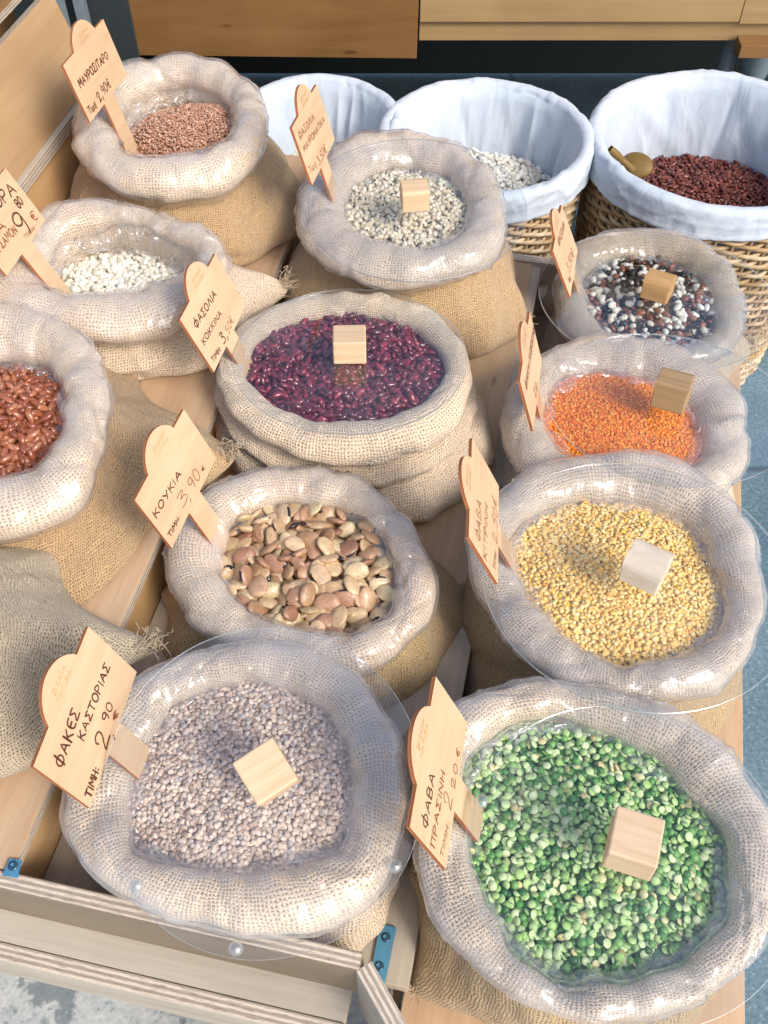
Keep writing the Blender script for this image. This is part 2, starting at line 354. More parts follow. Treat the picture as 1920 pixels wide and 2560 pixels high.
vA = (P(6, 2192, ZA).dot(Vv) + P(720, 640, ZA).dot(Vv))/2
vB = (P(1295, 860, ZB).dot(Vv) + P(1015, 2440, ZB).dot(Vv))/2
vC = P(1860, 1900, ZC).dot(Vv)
vS = (P(195, 265, ZS).dot(Vv) + P(50, 455, ZS).dot(Vv))/2
uF = (P(0, 2205, ZA).dot(U) + P(900, 2395, ZA).dot(U))/2        # centre line of the front board
vCor = P(905, 2398, ZA).dot(Vv)
uEnd = 1.56
# upper left step
s0 = empty('display_step', uv3(1.2, vS-.3, 0), 'slanted plywood panel unit standing empty at the far left edge', 'display unit', 'plywood display steps')
E0 = P(238, 192, ZS); uS = E0.dot(U); dr_ = ray(139, 0); E1 = np.array([0, 0, CAMZ])+dr_*(uS/dr_.dot(U)); sl_ = (E1-E0)/np.linalg.norm(E1-E0)
board('side_board', uv3((uS+.2)/2, vS-.014, (ZS-T)/2-.001), U, ZZ, uS-.22, ZS-T-.002, T, [M['plyo'], M['edge']], s0)
r2 = ray(104, 0); nn_ = np.cross(U, sl_); t2 = (E0-np.array([0, 0, CAMZ])).dot(nn_)/r2.dot(nn_); wS = (np.array([0, 0, CAMZ])+r2*t2-E0).dot(sl_)
board('slanted_panel', E0+sl_*wS/2-U*.75-nn_*np.sign(nn_.dot(Vv))*T/2, U, sl_, 1.5, wS, T, [M['plyp'], M['edge']], s0)
board('inner_board', uv3(uS-.8, vS-.20, .30), U, ZZ, 1.5, .58, T, PO, s0)
board('edge_strip', uv3((uS+.2)/2, vS-.006, ZS-.012), U, Vv, uS-.2, .016, .022, [M['plyg'], M['edge']], s0)
E2 = E0+sl_*(wS+.004); board('upper_panel', E2-U*.72-Vv*.15+ZZ*.06, U, ZZ*.25-Vv, 1.5, .3, T, [M['back'], M['edge']], s0)
# step A
s1 = empty('display_step', uv3(1.0, vA-.2, 0), 'plywood step carrying the red wheat, white bean and brown bean sacks', 'display step', 'plywood display steps')
LA = uEnd-uF
board('top_board', uv3(uF+T/2+.001+(LA)/2, (vA+vS)/2, ZA-T/2), U, Vv, LA, vA-vS-.002, T, PL, s1)
board('side_board', uv3(uF+T/2+.002+LA/2, vA-.012-T/2, (ZA-T)/2-.001), U, ZZ, LA-.01, ZA-T-.002, T, PO, s1)
# step B with its raised front board
s2 = empty('display_tray', uv3(1.0, (vA+vB)/2, 0), 'plywood tray step with raised front board carrying the middle row of sacks', 'display tray', 'plywood display steps')
LB = 1.48-uF
board('floor_board', uv3(uF+T/2+.001+LB/2, (vA+vB)/2+.0, ZB-T/2), U, Vv, LB, vB-vA+.02, T, PG, s2)
board('floor_board', uv3(uF+T/2+.498+(LB-.5)/2, (vA+vB)/2, ZB+.0025), U, Vv, LB-.50, vB-vA-.012, .004, PL, s2)
board('side_board', uv3(uF+.03+LB/2, vB-.02, (ZB-T)/2-.001), U, ZZ, LB-.02, ZB-T-.002, T, PO, s2)
board('back_board', uv3(1.495, (vA+vB)/2+.03, .235), Vv, ZZ, vB-vA+.03, .45, T, PG, s2)
Lf = vCor+1.1
board('front_board', uv3(uF, vCor-Lf/2, ZA-.045), Vv, ZZ, Lf, .09, T, [M['brownf'], M['edge']], s2)
pc = uv3(uF, vCor, 0); pe = P(1035, 2640, ZA); dd = np.array([pe[0]-pc[0], pe[1]-pc[1], 0]); ld = np.linalg.norm(dd); dd /= ld
mid = pc+dd*(ld/2+.004)+ZZ*(ZA-.0755)
board('corner_board', mid, dd, ZZ, ld, .15, T, [M['plyg'], M['edge']], s2)
board('ledge_board', uv3(uF-.0085, vCor-Lf/2-.01, ZA-.09-.011), Vv, U, Lf, .062, T, [M['plyg'], M['edge']], s2)
board('lip_board', uv3(uF-.0405-T/2, vCor-Lf/2-.01, ZA-.09-.034), Vv, ZZ, Lf, .068, T, [M['plyg'], M['edge']], s2)
board('base_board', uv3(uF+.12, vCor-Lf/2-.01, (ZA-.21)/2), Vv, ZZ, Lf-.02, ZA-.22, T, PG, s2)
# step C
s3 = empty('display_step', uv3(.9, (vB+vC)/2, 0), 'lowest plywood step on the right carrying peas, lentils and mixed bean sacks', 'display step', 'plywood display steps')
board('top_board', uv3(.66, (vB+vC)/2+.001, ZC-T/2), U, Vv, 1.66, vC-vB-.004, T, PL, s3)
board('side_board', uv3(.66, vC-.02, (ZC-T)/2-.001), U, ZZ, 1.64, ZC-T-.002, T, PO, s3)
board('end_board', uv3(1.47, (vB+vC)/2, (ZC-T)/2-.001), Vv, ZZ, vC-vB-.05, ZC-T-.004, T, PO, s3)

def bracket(corners, z, name, parent, n=np.array([0, 0, 1.]), hs=((.3, .3), (.5, .75))):
    q = np.array([P(x, y, z) for x, y in corners]); V = np.concatenate([q+n*.0005, q+n*.0035])
    F = [[4, 5, 6, 7], [0, 1, 5, 4], [1, 2, 6, 5], [2, 3, 7, 6], [3, 0, 4, 7]]
    o = mk(name, V, F, M['zinc'], parent, smooth=False)
    for s, t in hs:
        c = (q[0]*(1-s)+q[1]*s)*(1-t)+(q[3]*(1-s)+q[2]*s)*t + n*.0036
        a = np.linspace(0, 2*math.pi, 20, endpoint=False); ring = []
        for rr, zz in ((.0052, 0), (.0048, .0012), (.0024, .0014), (.0018, .0002)):
            ring.append(np.stack([c[0]+rr*np.cos(a)*(1+.25*(rr < .003)*np.cos(4*a)), c[1]+rr*np.sin(a)*(1+.25*(rr < .003)*np.cos(4*a)), np.full(20, c[2]+zz)], 1))
        Vr = np.concatenate(ring); Fr = grid_faces(4, 20)
        sc_ = mk('screw', Vr+0, Fr, M['screw'], None); sc_.location = (0, 0, 0)
        me = sc_.data; me.vertices.foreach_set('co', (Vr-np.array(parent.location)).astype(np.float32).ravel()); sc_.parent = o
    return o
bracket([(950, 2312), (991, 2321), (960, 2468), (926, 2440)], ZB+.001, 'metal_bracket', s2, hs=((.5, .22), (.45, .75)))
bracket([(26, 2150), (55, 2152), (46, 2196), (8, 2190)], ZA+.001, 'metal_bracket', s2, hs=((.5, .4),))

# ------------------------------------------------------------------ background counter
YB = 2.32
def PY(px, py, Y):
    d = ray(px, py); t = Y/d[1]; return np.array([d[0]*t, Y, CAMZ+d[2]*t])
ct = empty('wooden_counter', (0.1, YB, 0), 'long wooden counter with orange and pale boards along the back, dark space beneath', 'counter')
a_ = PY(225, 142, YB); b_ = PY(1045, 152, YB)
board('orange_front_board', ((a_[0]+b_[0])/2, YB+.01, a_[2]+.3), (1, 0, -.012), ZZ, b_[0]-a_[0], .6, .02, [M['back'], M['back']], ct)['label'] = 'wide orange-brown front board'
z1 = PY(1100, 104, YB+.02)[2]; z2 = PY(1100, 56, YB+.02)[2]
board('lower_rail', ((b_[0]+1.6)/2+.002, YB+.035, (z1+z2)/2), (1, 0, 0), ZZ, 1.6-b_[0], z2-z1, .02, [M['back2'], M['back2']], ct)
board('upper_rail', ((b_[0]+PY(1855, 50, YB)[0])/2, YB+.022, z2+.055), (1, 0, 0), ZZ, PY(1855, 50, YB)[0]-b_[0]-.004, .10, .022, [M['back2'], M['back2']], ct)
board('end_post', ((PY(1855, 50, YB)[0]+1.6)/2, YB+.024, z2+.15), (1, 0, 0), ZZ, 1.6-PY(1855, 50, YB)[0], .30, .024, [M['back2'], M['back2']], ct)
board('upper_panel', ((b_[0]+1.6)/2, YB+.03, z2+.36), (1, 0, 0), ZZ, 1.6-b_[0], .48, .02, [M['plyo'], M['plyo']], ct)
board('counter_top', (.3, YB+.45, 1.13), (1, 0, 0), (0, 1, 0), 3.2, .95, .03, PL, ct)
board('counter_side', (-.98, YB+.5, .56), (0, 1, 0), ZZ, .8, 1.1, .02, PO, ct)
board('counter_side', (1.62, YB+.5, .56), (0, 1, 0), ZZ, .8, 1.1, .02, PO, ct)
board('lower_shelf', (.3, YB+.34, .60), (1, 0, 0), (0, 1, 0), 2.56, .54, .02, PO, ct)
board('counter_shade_sheet', (.3, YB+.64, .56), (1, 0, 0), ZZ, 2.56, 1.1, .02, [M['dark'], M['dark']], ct)  # near-black sheet added to paint the deep shade under the counter
pk = PY(1886, 122, YB-.02)
board('corner_block', (pk[0], YB-.01, pk[2]), (1, 0, 0), ZZ, .075, .030, .05, [M['back'], M['back']], ct)
def lathe(prof, n=24, c=(0, 0, 0)):
    a = np.linspace(0, 2*math.pi, n, endpoint=False)
    V = np.concatenate([np.stack([c[0]+r*np.cos(a), c[1]+r*np.sin(a), np.full(n, c[2]+z)], 1) for r, z in prof])
    return V, grid_faces(len(prof), n)
pl = PY(1818, 150, YB+.12)
o = mk('table_leg', *lathe([(.001, 0), (.05, 0), (.05, .01), (.022, .015), (.02, .5), (.02, .585)], 24, (pl[0], YB+.12, 0)), M['greyp'])
tag(o, 'grey metal table leg standing under the right end of the back counter', 'table leg')
pf = PY(1893, 170, YB+.05)
V, F = lathe([(.004, 0), (.012, .02), (.02, .06), (.045, .16), (.055, .21), (.057, .215), (.05, .2), (.018, .06)], 24, (pf[0], YB+.06, pf[2]-.12))
o = mk('hanging_funnel', V, F, M['greyp']); tag(o, 'dull grey metal funnel hanging under the orange corner block of the counter', 'funnel')
# grey posts behind the left step, with a dark sheet painting the gap's shade
fr = empty('metal_rack', PY(190, 60, 1.95)*np.array([1, 1, 0]), 'metal rack with grey uprights and a dark sheet as shade in the gap between left step and counter', 'rack')
for px in (158, 212):
    q = PY(px, 60, 1.95+.1*(px > 200))
    board('upright', (q[0], q[1], .5), (0, 0, 1), (0, 1, 0), 1.0, .03, .02, [M['greyp'], M['greyp']], fr)
q = PY(188, 60, 2.08); board('gap_shade_sheet', (q[0], q[1], .52), (1, 0, 0), ZZ, .24, 1.03, .01, [M['dark'], M['dark']], fr)
rp = empty('wall_panel', PY(40, 40, 2.1)*np.array([1, 1, 0]), 'brown wood panel rising behind the far left step', 'panel')
q = PY(20, 30, 2.0); board('panel_board', (q[0]-.32, 2.12, .55), (1, .2, 0), ZZ, .75, 1.1, .02, [M['back'], M['edge']], rp)

# ------------------------------------------------------------------ sack builder
def cr_close(pts, n):
    pts = np.array(pts, float); k = len(pts); out = []
    for i in range(k):
        p0, p1, p2, p3 = pts[i-1], pts[i], pts[(i+1) % k], pts[(i+2) % k]
        for t in np.linspace(0, 1, 12, endpoint=False):
            out.append(.5*((2*p1)+(-p0+p2)*t+(2*p0-5*p1+4*p2-p3)*t*t+(-p0+3*p1-3*p2+p3)*t**3))
    return np.array(out)
def polar(pts, c, th):
    d = pts-c; a = np.arctan2(d[:, 1], d[:, 0]) % (2*math.pi); r = np.hypot(d[:, 0], d[:, 1])
    i = np.argsort(a); a = a[i]; r = r[i]
    a = np.concatenate([a-2*math.pi, a, a+2*math.pi]); r = np.concatenate([r, r, r])
    return np.interp(th, a, r)
def psmooth(x, k):
    f = np.fft.rfft(x); f[k:] = 0; return np.fft.irfft(f, len(x))
class PN:
    def __init__(s, seed, k0, k1, n=6, tw=0.0, ridge=False):
        g = np.random.default_rng(seed); s.k = g.integers(k0, k1+1, n); s.p = g.uniform(0, 6.28, n); s.a = g.uniform(.5, 1, n); s.a /= s.a.sum(); s.tw = g.uniform(-1, 1, n)*tw; s.r = ridge
    def __call__(s, th, t=0):
        o = 0
        for k, p, a, m in zip(s.k, s.p, s.a, s.tw):
            x = k*th+p+m*t
            o = o + a*((1-2*np.abs(np.sin(x/2*1.0)) if k % 2 == 0 else np.cos(x)) if s.r else np.cos(x))
        return o
NT = 420
TH = np.linspace(0, 2*math.pi, NT, endpoint=False)
SACK = {}
class Folds:
    """separate creases of cloth or film: each a narrow ridge or valley of limited length, slanting across the surface"""
    def __init__(s, seed, n, w0, w1, amp, l0=.4, l1=1.3, sk=.35, lo=-1.3, hi=5.0, up=.6):
        g = np.random.default_rng(seed)
        s.f = [(g.uniform(0, 6.283), g.uniform(lo, hi), g.uniform(w0, w1), g.uniform(.35, 1)*amp*(1 if g.uniform() < up else -1), g.uniform(l0, l1), g.normal(0, sk), g.normal(0, .12)) for _ in range(n)]
    def __call__(s, ph):
        v = np.zeros(NT)
        for t0, p0, w, a, L, sk, cv in s.f:
            q = (ph-p0)/L
            if abs(q) > 2: continue
            d = (TH-t0-sk*(ph-p0)-cv*(ph-p0)**2+math.pi) % (2*math.pi)-math.pi
            v += a*math.exp(-q*q*1.4)*np.exp(-np.abs(d/w)**1.2)
        return v
def sack(key, outer, lip, zt, zfl, mat, label, seed, depth, liner='film', foot=1.0, ears=(), rollb=.030, pinch=5, liner_lo=-62, belly=.02, zproj=None, wr=1.0, second=False, neck=.12):
    zp = zt-.018 if zproj is None else zproj
    O = cr_close([P(x, y, zp)[:2] for x, y in D(outer)], 0); Lp = cr_close([P(x, y, zp+.006)[:2] for x, y in D(lip)], 0)
    c = (Lp.max(0)+Lp.min(0))/2
    o_ = psmooth(polar(O, c, TH), 14); l_ = psmooth(polar(Lp, c, TH), 16)
    n1 = PN(seed, 3, 9); n2 = PN(seed+1, 2, 6); nf = PN(seed+2, 14, 40, 9, 2.5, True); nb_ = PN(seed+3, 4, 14, 7, 3.0); nb2 = PN(seed+4, 10, 30, 8, 5.0, True)
    gg = np.random.default_rng(seed+9)
    l_ = l_+.0055; a = np.maximum((o_-l_)/2, .010); rc = (o_+l_)/2
    b = np.minimum(a*.85, rollb)*(1+.08*n1(TH)); zc = zt-b+.004*n2(TH)
    pl_ = [(gg.uniform(0, 6.283), gg.uniform(.02, .10), gg.uniform(.03, .13), gg.uniform(-.3, .3)) for _ in range(pinch)]
    fr_ = Folds(seed+70, int(26*wr), .03, .12, .0055, .5, 1.6, .30, -1.0, 3.4, .45)
    sagp = PN(seed+71, 3, 9, 6, 1.0)
    def pinf(ph):
        v = np.zeros(NT)
        for t0, w_, am, sk in pl_:
            dth = (TH-t0-sk*(ph-1.2)+math.pi) % (2*math.pi)-math.pi; v += am*np.exp(-np.abs(dth/w_)**1.5)
        return v
    rows = []; per = float((rc*2*math.pi/NT).sum())
    # floor-to-neck body
    nbd = 26; rf = o_*foot+.004*PN(seed+5, 2, 5)(TH)
    E = np.zeros(NT); EZ = np.zeros(NT)
    ears = [(math.degrees(math.atan2(P(e[1], e[2], zfl+.02)[1]-c[1], P(e[1], e[2], zfl+.02)[0]-c[0])), math.hypot(P(e[1], e[2], zfl+.02)[1]-c[1], P(e[1], e[2], zfl+.02)[0]-c[0]), e[3], *e[4:]) if e[0] == 'p' else e for e in ears]
    ears = [(a0, am-float(np.interp(math.radians(a0 % 360), TH, rf)), *q) if am > .2 or isinstance(a0, float) else (a0, am, *q) for a0, am, *q in ears]
    for (ang, amp, wd, *zz) in ears:
        dth = (TH-math.radians(ang)+math.pi) % (2*math.pi)-math.pi; e = np.exp(-np.abs(dth/wd)**1.35); E += amp*e; EZ += (zz[0] if zz else 0)*e
    rn = rc+a*neck; zn = zc-b*.86
    fbd = Folds(seed+60, 16, .06, .22, .013*wr, .25, .8, .55, 0, 2.0, .6)
    for i in range(nbd):
        t = i/(nbd-1); s = t*t*(3-2*t)
        r = rf*(1-s)+rn*s + belly*math.sin(math.pi*min(1, t*1.15))**.8*(1-t*.3) - .012*math.exp(-t*14)
        r = r + E*(1-t)**1.7 * (1 if t > .02 else .97)
        fold = (.006*nb_(TH, t*2)+.0035*nb2(TH, t*2))*wr*math.sin(math.pi*min(1, .12+t))**.5*(1+.8*t)
        r = r + fold + fbd(t*2)*math.sin(math.pi*min(1, .1+t*.95))**.6 - .010*math.exp(-((t-1)/.10)**2)
        z = zfl+.002+(zn-zfl-.002)*t + EZ*(1-t)**1.5*(t*3 if t < .33 else 1)*.6
        if second: r = r + .016*math.exp(-((t-.80)/.085)**2)*(1+.3*n1(TH+1)) - .010*math.exp(-((t-.62)/.05)**2)
        rows.append((r, z+0*TH))
    body = rows; roll = []
    nr = 30
    for i in range(nr):
        ph = math.radians(-78+i*(285)/(nr-1)); pin = pinf(ph); k = (1-pin*(.4+.6*math.cos(ph-.9)**2))
        f = .0010*nf(TH, ph*1.5)*wr + .0030*PN(seed+6, 8, 18, 6, 2)(TH, ph)*wr + fr_(ph) + .0035*sagp(TH, ph*1.3)
        r = rc+(a*k+f)*math.cos(ph); z = zc+(b*k+f)*math.sin(ph) - pin*.010
        roll.append((r, z))
    inner = []
    for i in range(1, 9):
        t = i/8; r0, z0 = roll[-1]; inner.append((r0*(1-t)+(l_+.004)*t+.003*nb_(TH, t), z0-(depth+.03)*t))
    def surf(rs, off=0.0, arc=False):
        R = np.array([r for r, z in rs]); Z = np.array([z for r, z in rs])
        X = c[0]+R*np.cos(TH); Y = c[1]+R*np.sin(TH); Vt = np.stack([X, Y, Z], -1)
        if np.ndim(off) or off:
            dt = np.roll(Vt, -1, 1)-np.roll(Vt, 1, 1); dr = np.gradient(Vt, axis=0)
            nn = np.cross(dt, dr); nn /= np.linalg.norm(nn, axis=2, keepdims=True)+1e-9
            Vt = Vt + nn*(off if not np.ndim(off) else off[..., None])
        Vt = np.roll(Vt, -NT//4, axis=1); Vt = np.concatenate([Vt, Vt[:, :1]], 1)   # seam at the back
        ds = np.linalg.norm(np.diff(Vt, axis=0), axis=2).mean(1); vv = np.broadcast_to(np.concatenate([[0], np.cumsum(ds)])[:, None], Vt.shape[:2])
        if arc:
            Rs = np.roll(np.array([psmooth(r, 9) for r, z in rs]), -NT//4, axis=1); uu = np.cumsum(Rs, axis=1)*2*math.pi/NT; uu = np.hstack([np.zeros((len(Vt), 1)), uu])
            uu = uu-uu[:, NT//2:NT//2+1]
            Zs = np.roll(np.array([psmooth(z+0*TH, 9) for r, z in rs]), -NT//4, axis=1); dv = np.hypot(np.diff(Rs, axis=0), np.diff(Zs, axis=0))
            vv = np.vstack([np.zeros(NT), np.cumsum(dv, axis=0)]); vv = vv-vv[-1:]; vv = np.hstack([vv, vv[:, :1]])
        else: uu = np.broadcast_to(np.linspace(-.5, .5, NT+1)[None]*per, Vt.shape[:2])
        return Vt, np.stack([uu, vv], -1)
    def emit(name, rs, m, par, off=0.0):
        Vt, uv = surf(rs, off, name == 'sack_body'); nr_ = len(rs)
        return mk(name, Vt.reshape(-1, 3), grid_faces(nr_, NT+1, False), m, par, uv.reshape(-1, 2))
    root = empty('burlap_sack', (c[0], c[1], zfl), label, 'sack', 'open burlap sacks on the steps')
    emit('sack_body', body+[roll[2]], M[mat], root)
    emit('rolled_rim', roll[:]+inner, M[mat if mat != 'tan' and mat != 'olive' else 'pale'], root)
    if liner:
        i0 = max(0, int((liner_lo+78)/285*(nr-1))); ls = [x for x in roll[i0:]]
        wallr = []
        nw = PN(seed+20, 9, 26, 9, 4.0, True); nw2 = PN(seed+21, 3, 8, 5, 2)
        r0, z0 = roll[-1]
        fw = Folds(seed+84, 70, .010, .045, .0035+depth*.09, .5, 1.6, .10, -.2, 2.2, .8)
        for i in range(1, 13):
            t = i/12; r = r0*(1-t)+(l_-.002)*t - np.maximum(-.001, fw(t*2))*math.sin(math.pi*min(1, t*.75+.12)) - (.0045*(1+nw(TH, t*2))+.003*(1+nw2(TH, t)))*math.sin(math.pi*min(1, t*.8+.1)); wallr.append((r, z0-(z0-(zt-depth+.009))*t))
        nfp = PN(seed+24, 3, 11, 7, 0.0); fpv = .013*np.maximum(0, nfp(TH)+.15)*2.2
        for q, dz in ((.35, -.001), (.7, -.001), (1.0, -.003)): wallr.append((l_-.003-(.003+fpv)*q, zt-depth+.009+dz*q+.002*np.cos(TH*23+seed)*q))
        rs = ls+wallr; nl = PN(seed+22, 16, 46, 12, 3.0, True); nl2 = PN(seed+23, 5, 14, 6, 2.0)
        ii = np.linspace(0, 1, len(rs)); fl = Folds(seed+80, 150, .008, .030, .0034, .25, 1.1, .35, -.9, 4.6, .8); fl2 = Folds(seed+81, 26, .03, .09, .005, .5, 1.4, .35, -.5, 4.6, .85)
        off = np.array([np.maximum(.0010, .0022+.0006*(1+nl(TH, q*3))+.0012*(1+nl2(TH, q*2))+fl(-1.0+q*5.6)+fl2(-1.0+q*5.6)) for q in ii])
        # hanging edge of the film stands a little away and is uneven
        off[0] += .002+.003*np.abs(nl2(TH)); off[1] += .0015
        Vt, uv = surf(rs, off); Vt[0, :NT, 2] -= .004*(1+nl2(TH, 3)); Vt[0, NT, 2] = Vt[0, 0, 2]
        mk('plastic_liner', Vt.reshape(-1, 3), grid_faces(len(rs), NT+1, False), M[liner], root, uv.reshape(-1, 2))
    # frayed fibre tufts at the ears
    for (ang, amp, wd, *zz) in ears:
        if amp < .05: continue
        j = int(ang % 360/360*NT); r, z = body[1]; rr = r[j]; zz_ = body[3][1][j]+.004; a0 = math.radians(ang)
        tips = []; base = np.array([c[0]+rr*math.cos(a0)*.985, c[1]+rr*math.sin(a0)*.985, zz_])
        tuft(root, base, np.array([math.cos(a0), math.sin(a0), .12]), 44, .013)
    info = dict(c=c, l=l_, o=o_, zt=zt, zf=zt-depth, root=root); SACK[key] = info
    return info
def tube(pts, r, ns=5, taper=None):
    pts = np.array(pts, float); n = len(pts); tg = np.gradient(pts, axis=0); tg /= np.linalg.norm(tg, axis=1, keepdims=True)+1e-12
    up = np.array([0, 0, 1.]) if abs(tg[0][2]) < .9 else np.array([1., 0, 0])
    s = np.cross(tg, up); s /= np.linalg.norm(s, axis=1, keepdims=True)+1e-12; u2 = np.cross(s, tg)
    a = np.linspace(0, 2*math.pi, ns, endpoint=False); rr = (np.full(n, r) if taper is None else r*np.array(taper))[:, None, None]
    V = pts[:, None]+rr*(np.cos(a)[None, :, None]*s[:, None]+np.sin(a)[None, :, None]*u2[:, None])
    F = grid_faces(n, ns); return V.reshape(-1, 3), F
def tuft(par, base, d, n, L):
    Vs, Fs, k = [], [], 0
    for _ in range(n):
        q = d+RG.normal(0, .6, 3); q[2] = abs(q[2])*.6; q /= np.linalg.norm(q); l = L*RG.uniform(.4, 1); p0 = base+RG.normal(0, .007, 3)-np.append(d[:2], 0)*.004*np.array([1, 1, .5]); cv = RG.normal(0, .9, 3); c2 = RG.normal(0, .25, 3)
        pts = [p0+q*l*t+cv*l*t*t*.6+c2*l*math.sin(t*7) for t in np.linspace(0, 1, 9)]
        V, F = tube(pts, .0006, 4); Vs.append(V); Fs.append(F+k); k += len(V)
    mk('frayed_corner', np.concatenate(Vs), np.concatenate(Fs), M['twine'], par)

sack('mauro', [(160,270),(172,222),(225,165),(290,134),(370,122),(450,135),(530,170),(570,235),(572,300),(535,352),(455,393),(350,405),(250,390),(185,345)],
     [(262,255),(290,195),(350,165),(430,172),(488,212),(500,262),(480,305),(400,325),(300,335),(265,312)], .73, ZA, 'tan', 'tan burlap sack of pinkish wheat grains in the far left back corner of the steps', 10, .070,
     foot=1.02, ears=((-20, .07, .5), (200, .03, .6), (-75, .02, .6)), pinch=4, belly=.03)
sack('gora', [(-60,610),(0,555),(60,492),(110,452),(170,440),(250,452),(340,475),(430,500),(485,545),(480,600),(430,665),(330,708),(230,722),(120,708),(30,685),(-40,655)],
     [(90,590),(115,525),(170,485),(280,485),(380,520),(425,560),(400,592),(300,612),(200,632),(130,622)], .685, ZA, 'pale', 'pale burlap sack of white beans, wide and slumped, third from the front on the left', 20, .070,
     ears=(('p', 732, 705, .30, .03), (-40, .03, .5)), foot=.92, pinch=5, rollb=.026, belly=.02)
sack('brown', [(-250,900),(-230,780),(-150,690),(-60,655),(40,660),(120,688),(185,730),(225,800),(235,880),(222,960),(190,1035),(140,1090),(60,1130),(-20,1142),(-130,1110),(-220,1020)],
     [(-150,900),(-130,800),(-60,760),(20,758),(85,770),(118,812),(132,870),(118,935),(88,985),(40,1005),(-40,1010),(-120,980)], .69, ZA, 'tan', 'tan burlap sack of glossy brown beans cut off by the left edge', 30, .050,
     ears=(('p', 606, 1128, .42, .03), (60, .03, .5), (-60, .04, .5)), foot=1.10, pinch=6, liner_lo=-50, belly=.015)
sack('edge', [(-500,1360),(-410,1200),(-250,1130),(-110,1180),(-40,1290),(-40,1410),(-120,1500),(-260,1545),(-410,1500)],
     [(-410,1350),(-350,1250),(-250,1210),(-160,1250),(-120,1345),(-150,1425),(-250,1465),(-360,1435)], .70, ZA, 'grey', 'coarse greyish burlap sack with a frayed corner, only its side in view bottom left', 40, .04, liner=None,
     ears=(('p', 372, 1606, .24, .012), (48, .075, .40, .02), (-30, .05, .42, .02)), foot=1.12, pinch=3, belly=.05, neck=.9)
sack('mavro', [(643,465),(655,400),(700,338),(760,300),(850,283),(930,296),(1010,328),(1068,385),(1088,465),(1080,520),(1040,562),(960,590),(860,600),(770,582),(700,545),(655,505)],
     [(748,440),(775,385),(830,352),(900,350),(970,372),(1003,430),(992,495),(940,528),(860,525),(785,500)], .675, ZB+.03, 'tan', 'orange tan burlap sack of black-eyed beans at the back of the middle row', 50, .040,
     ears=((-28, .05, .5), (205, .02, .5)), foot=1.04, pinch=4, belly=.03, liner_lo=-70)
sack('kokkina', [(468,830),(480,772),(520,712),(600,665),(700,641),(800,645),(900,663),(968,710),(1012,780),(1015,850),(980,915),(920,955),(820,985),(710,985),(600,955),(515,905)],
     [(537,795),(560,742),(620,702),(700,684),(800,684),(880,705),(932,748),(950,790),(940,830),(890,868),(800,896),(700,896),(600,870),(552,835)], .625, ZB, 'pale', 'pale burlap sack of dark red kidney beans with a doubled rolled rim', 60, .028, liner=None,
     ears=((-20, .03, .5), ('p', 606, 1160, .3)), foot=1.0, pinch=3, belly=.03, second=True)
sack('koukia', [(358,1200),(375,1135),(430,1075),(490,1038),(580,1018),(680,1015),(780,1045),(850,1100),(905,1170),(938,1240),(938,1300),(905,1365),(840,1420),(760,1450),(650,1450),(540,1420),(450,1368),(390,1300)],
     [(480,1200),(492,1150),(522,1108),(600,1082),(680,1087),(760,1107),(810,1152),(840,1210),(843,1285),(820,1335),(760,1358),(680,1352),(600,1335),(530,1300),(495,1250)], .585, ZB-.02, 'olive', 'olive tan burlap sack of large broad beans in the middle row', 70, .045,
     ears=((10, .07, .45), ('p', 402, 1630, .25)), foot=1.0, pinch=7, belly=.02)
sack('fakes', [(137,1740),(150,1640),(200,1560),(270,1500),(350,1440),(430,1407),(540,1395),(650,1402),(740,1440),(820,1520),(862,1600),(878,1700),(862,1800),(840,1880),(785,1955),(700,1995),(580,2012),(450,1998),(330,1965),(220,1900),(152,1820)],
     [(285,1790),(290,1700),(330,1600),(392,1512),(480,1482),(570,1480),(650,1507),(708,1552),(738,1640),(752,1740),(740,1810),(700,1838),(620,1858),(480,1868),(370,1858),(310,1835)], .615, ZB, 'pale', 'pale burlap sack of grey brown lentils in the front tray', 80, .035,
     foot=.86, ears=((-52, .03, .4), (-10, .02, .4)), pinch=8, belly=.02, rollb=.038, liner_lo=-55)
sack('green', [(903,1720),(912,1640),(955,1565),(1010,1512),(1100,1482),(1230,1478),(1350,1500),(1470,1548),(1560,1615),(1630,1700),(1668,1790),(1682,1900),(1655,2010),(1600,2090),(1500,2160),(1380,2200),(1240,2200),(1120,2155),(1020,2080),(955,1995),(918,1900),(903,1800)],
     [(1020,1790),(1012,1690),(1052,1602),(1140,1557),(1240,1562),(1340,1592),(1430,1650),(1510,1740),(1558,1800),(1570,1900),(1562,1975),(1500,2045),(1420,2088),(1330,2115),(1210,2105),(1130,2065),(1082,1990),(1042,1890)], .62, ZC, 'olive', 'olive tan burlap sack of green split peas, largest at the front right', 90, .038,
     foot=.82, ears=(('p', 1022, 2480, .3), (-60, .05, .4)), pinch=8, belly=.02, rollb=.038)
sack('kitrini', [(1022,1200),(1032,1130),(1075,1078),(1150,1020),(1250,985),(1360,975),(1450,990),(1540,1032),(1592,1090),(1632,1170),(1645,1280),(1638,1370),(1600,1438),(1540,1488),(1450,1510),(1350,1512),(1240,1485),(1150,1425),(1080,1350),(1035,1275)],
     [(1110,1190),(1122,1142),(1172,1102),(1260,1074),(1350,1074),(1420,1088),(1498,1132),(1532,1200),(1560,1280),(1560,1338),(1500,1395),(1420,1428),(1345,1438),(1280,1408),(1200,1338),(1150,1270)], .61, ZC, 'olive', 'olive tan burlap sack of yellow split peas, second from the front on the right', 100, .035,
     foot=.92, ears=((-25, .03, .4), (215, .05, .35)), pinch=8, belly=.02, rollb=.034)
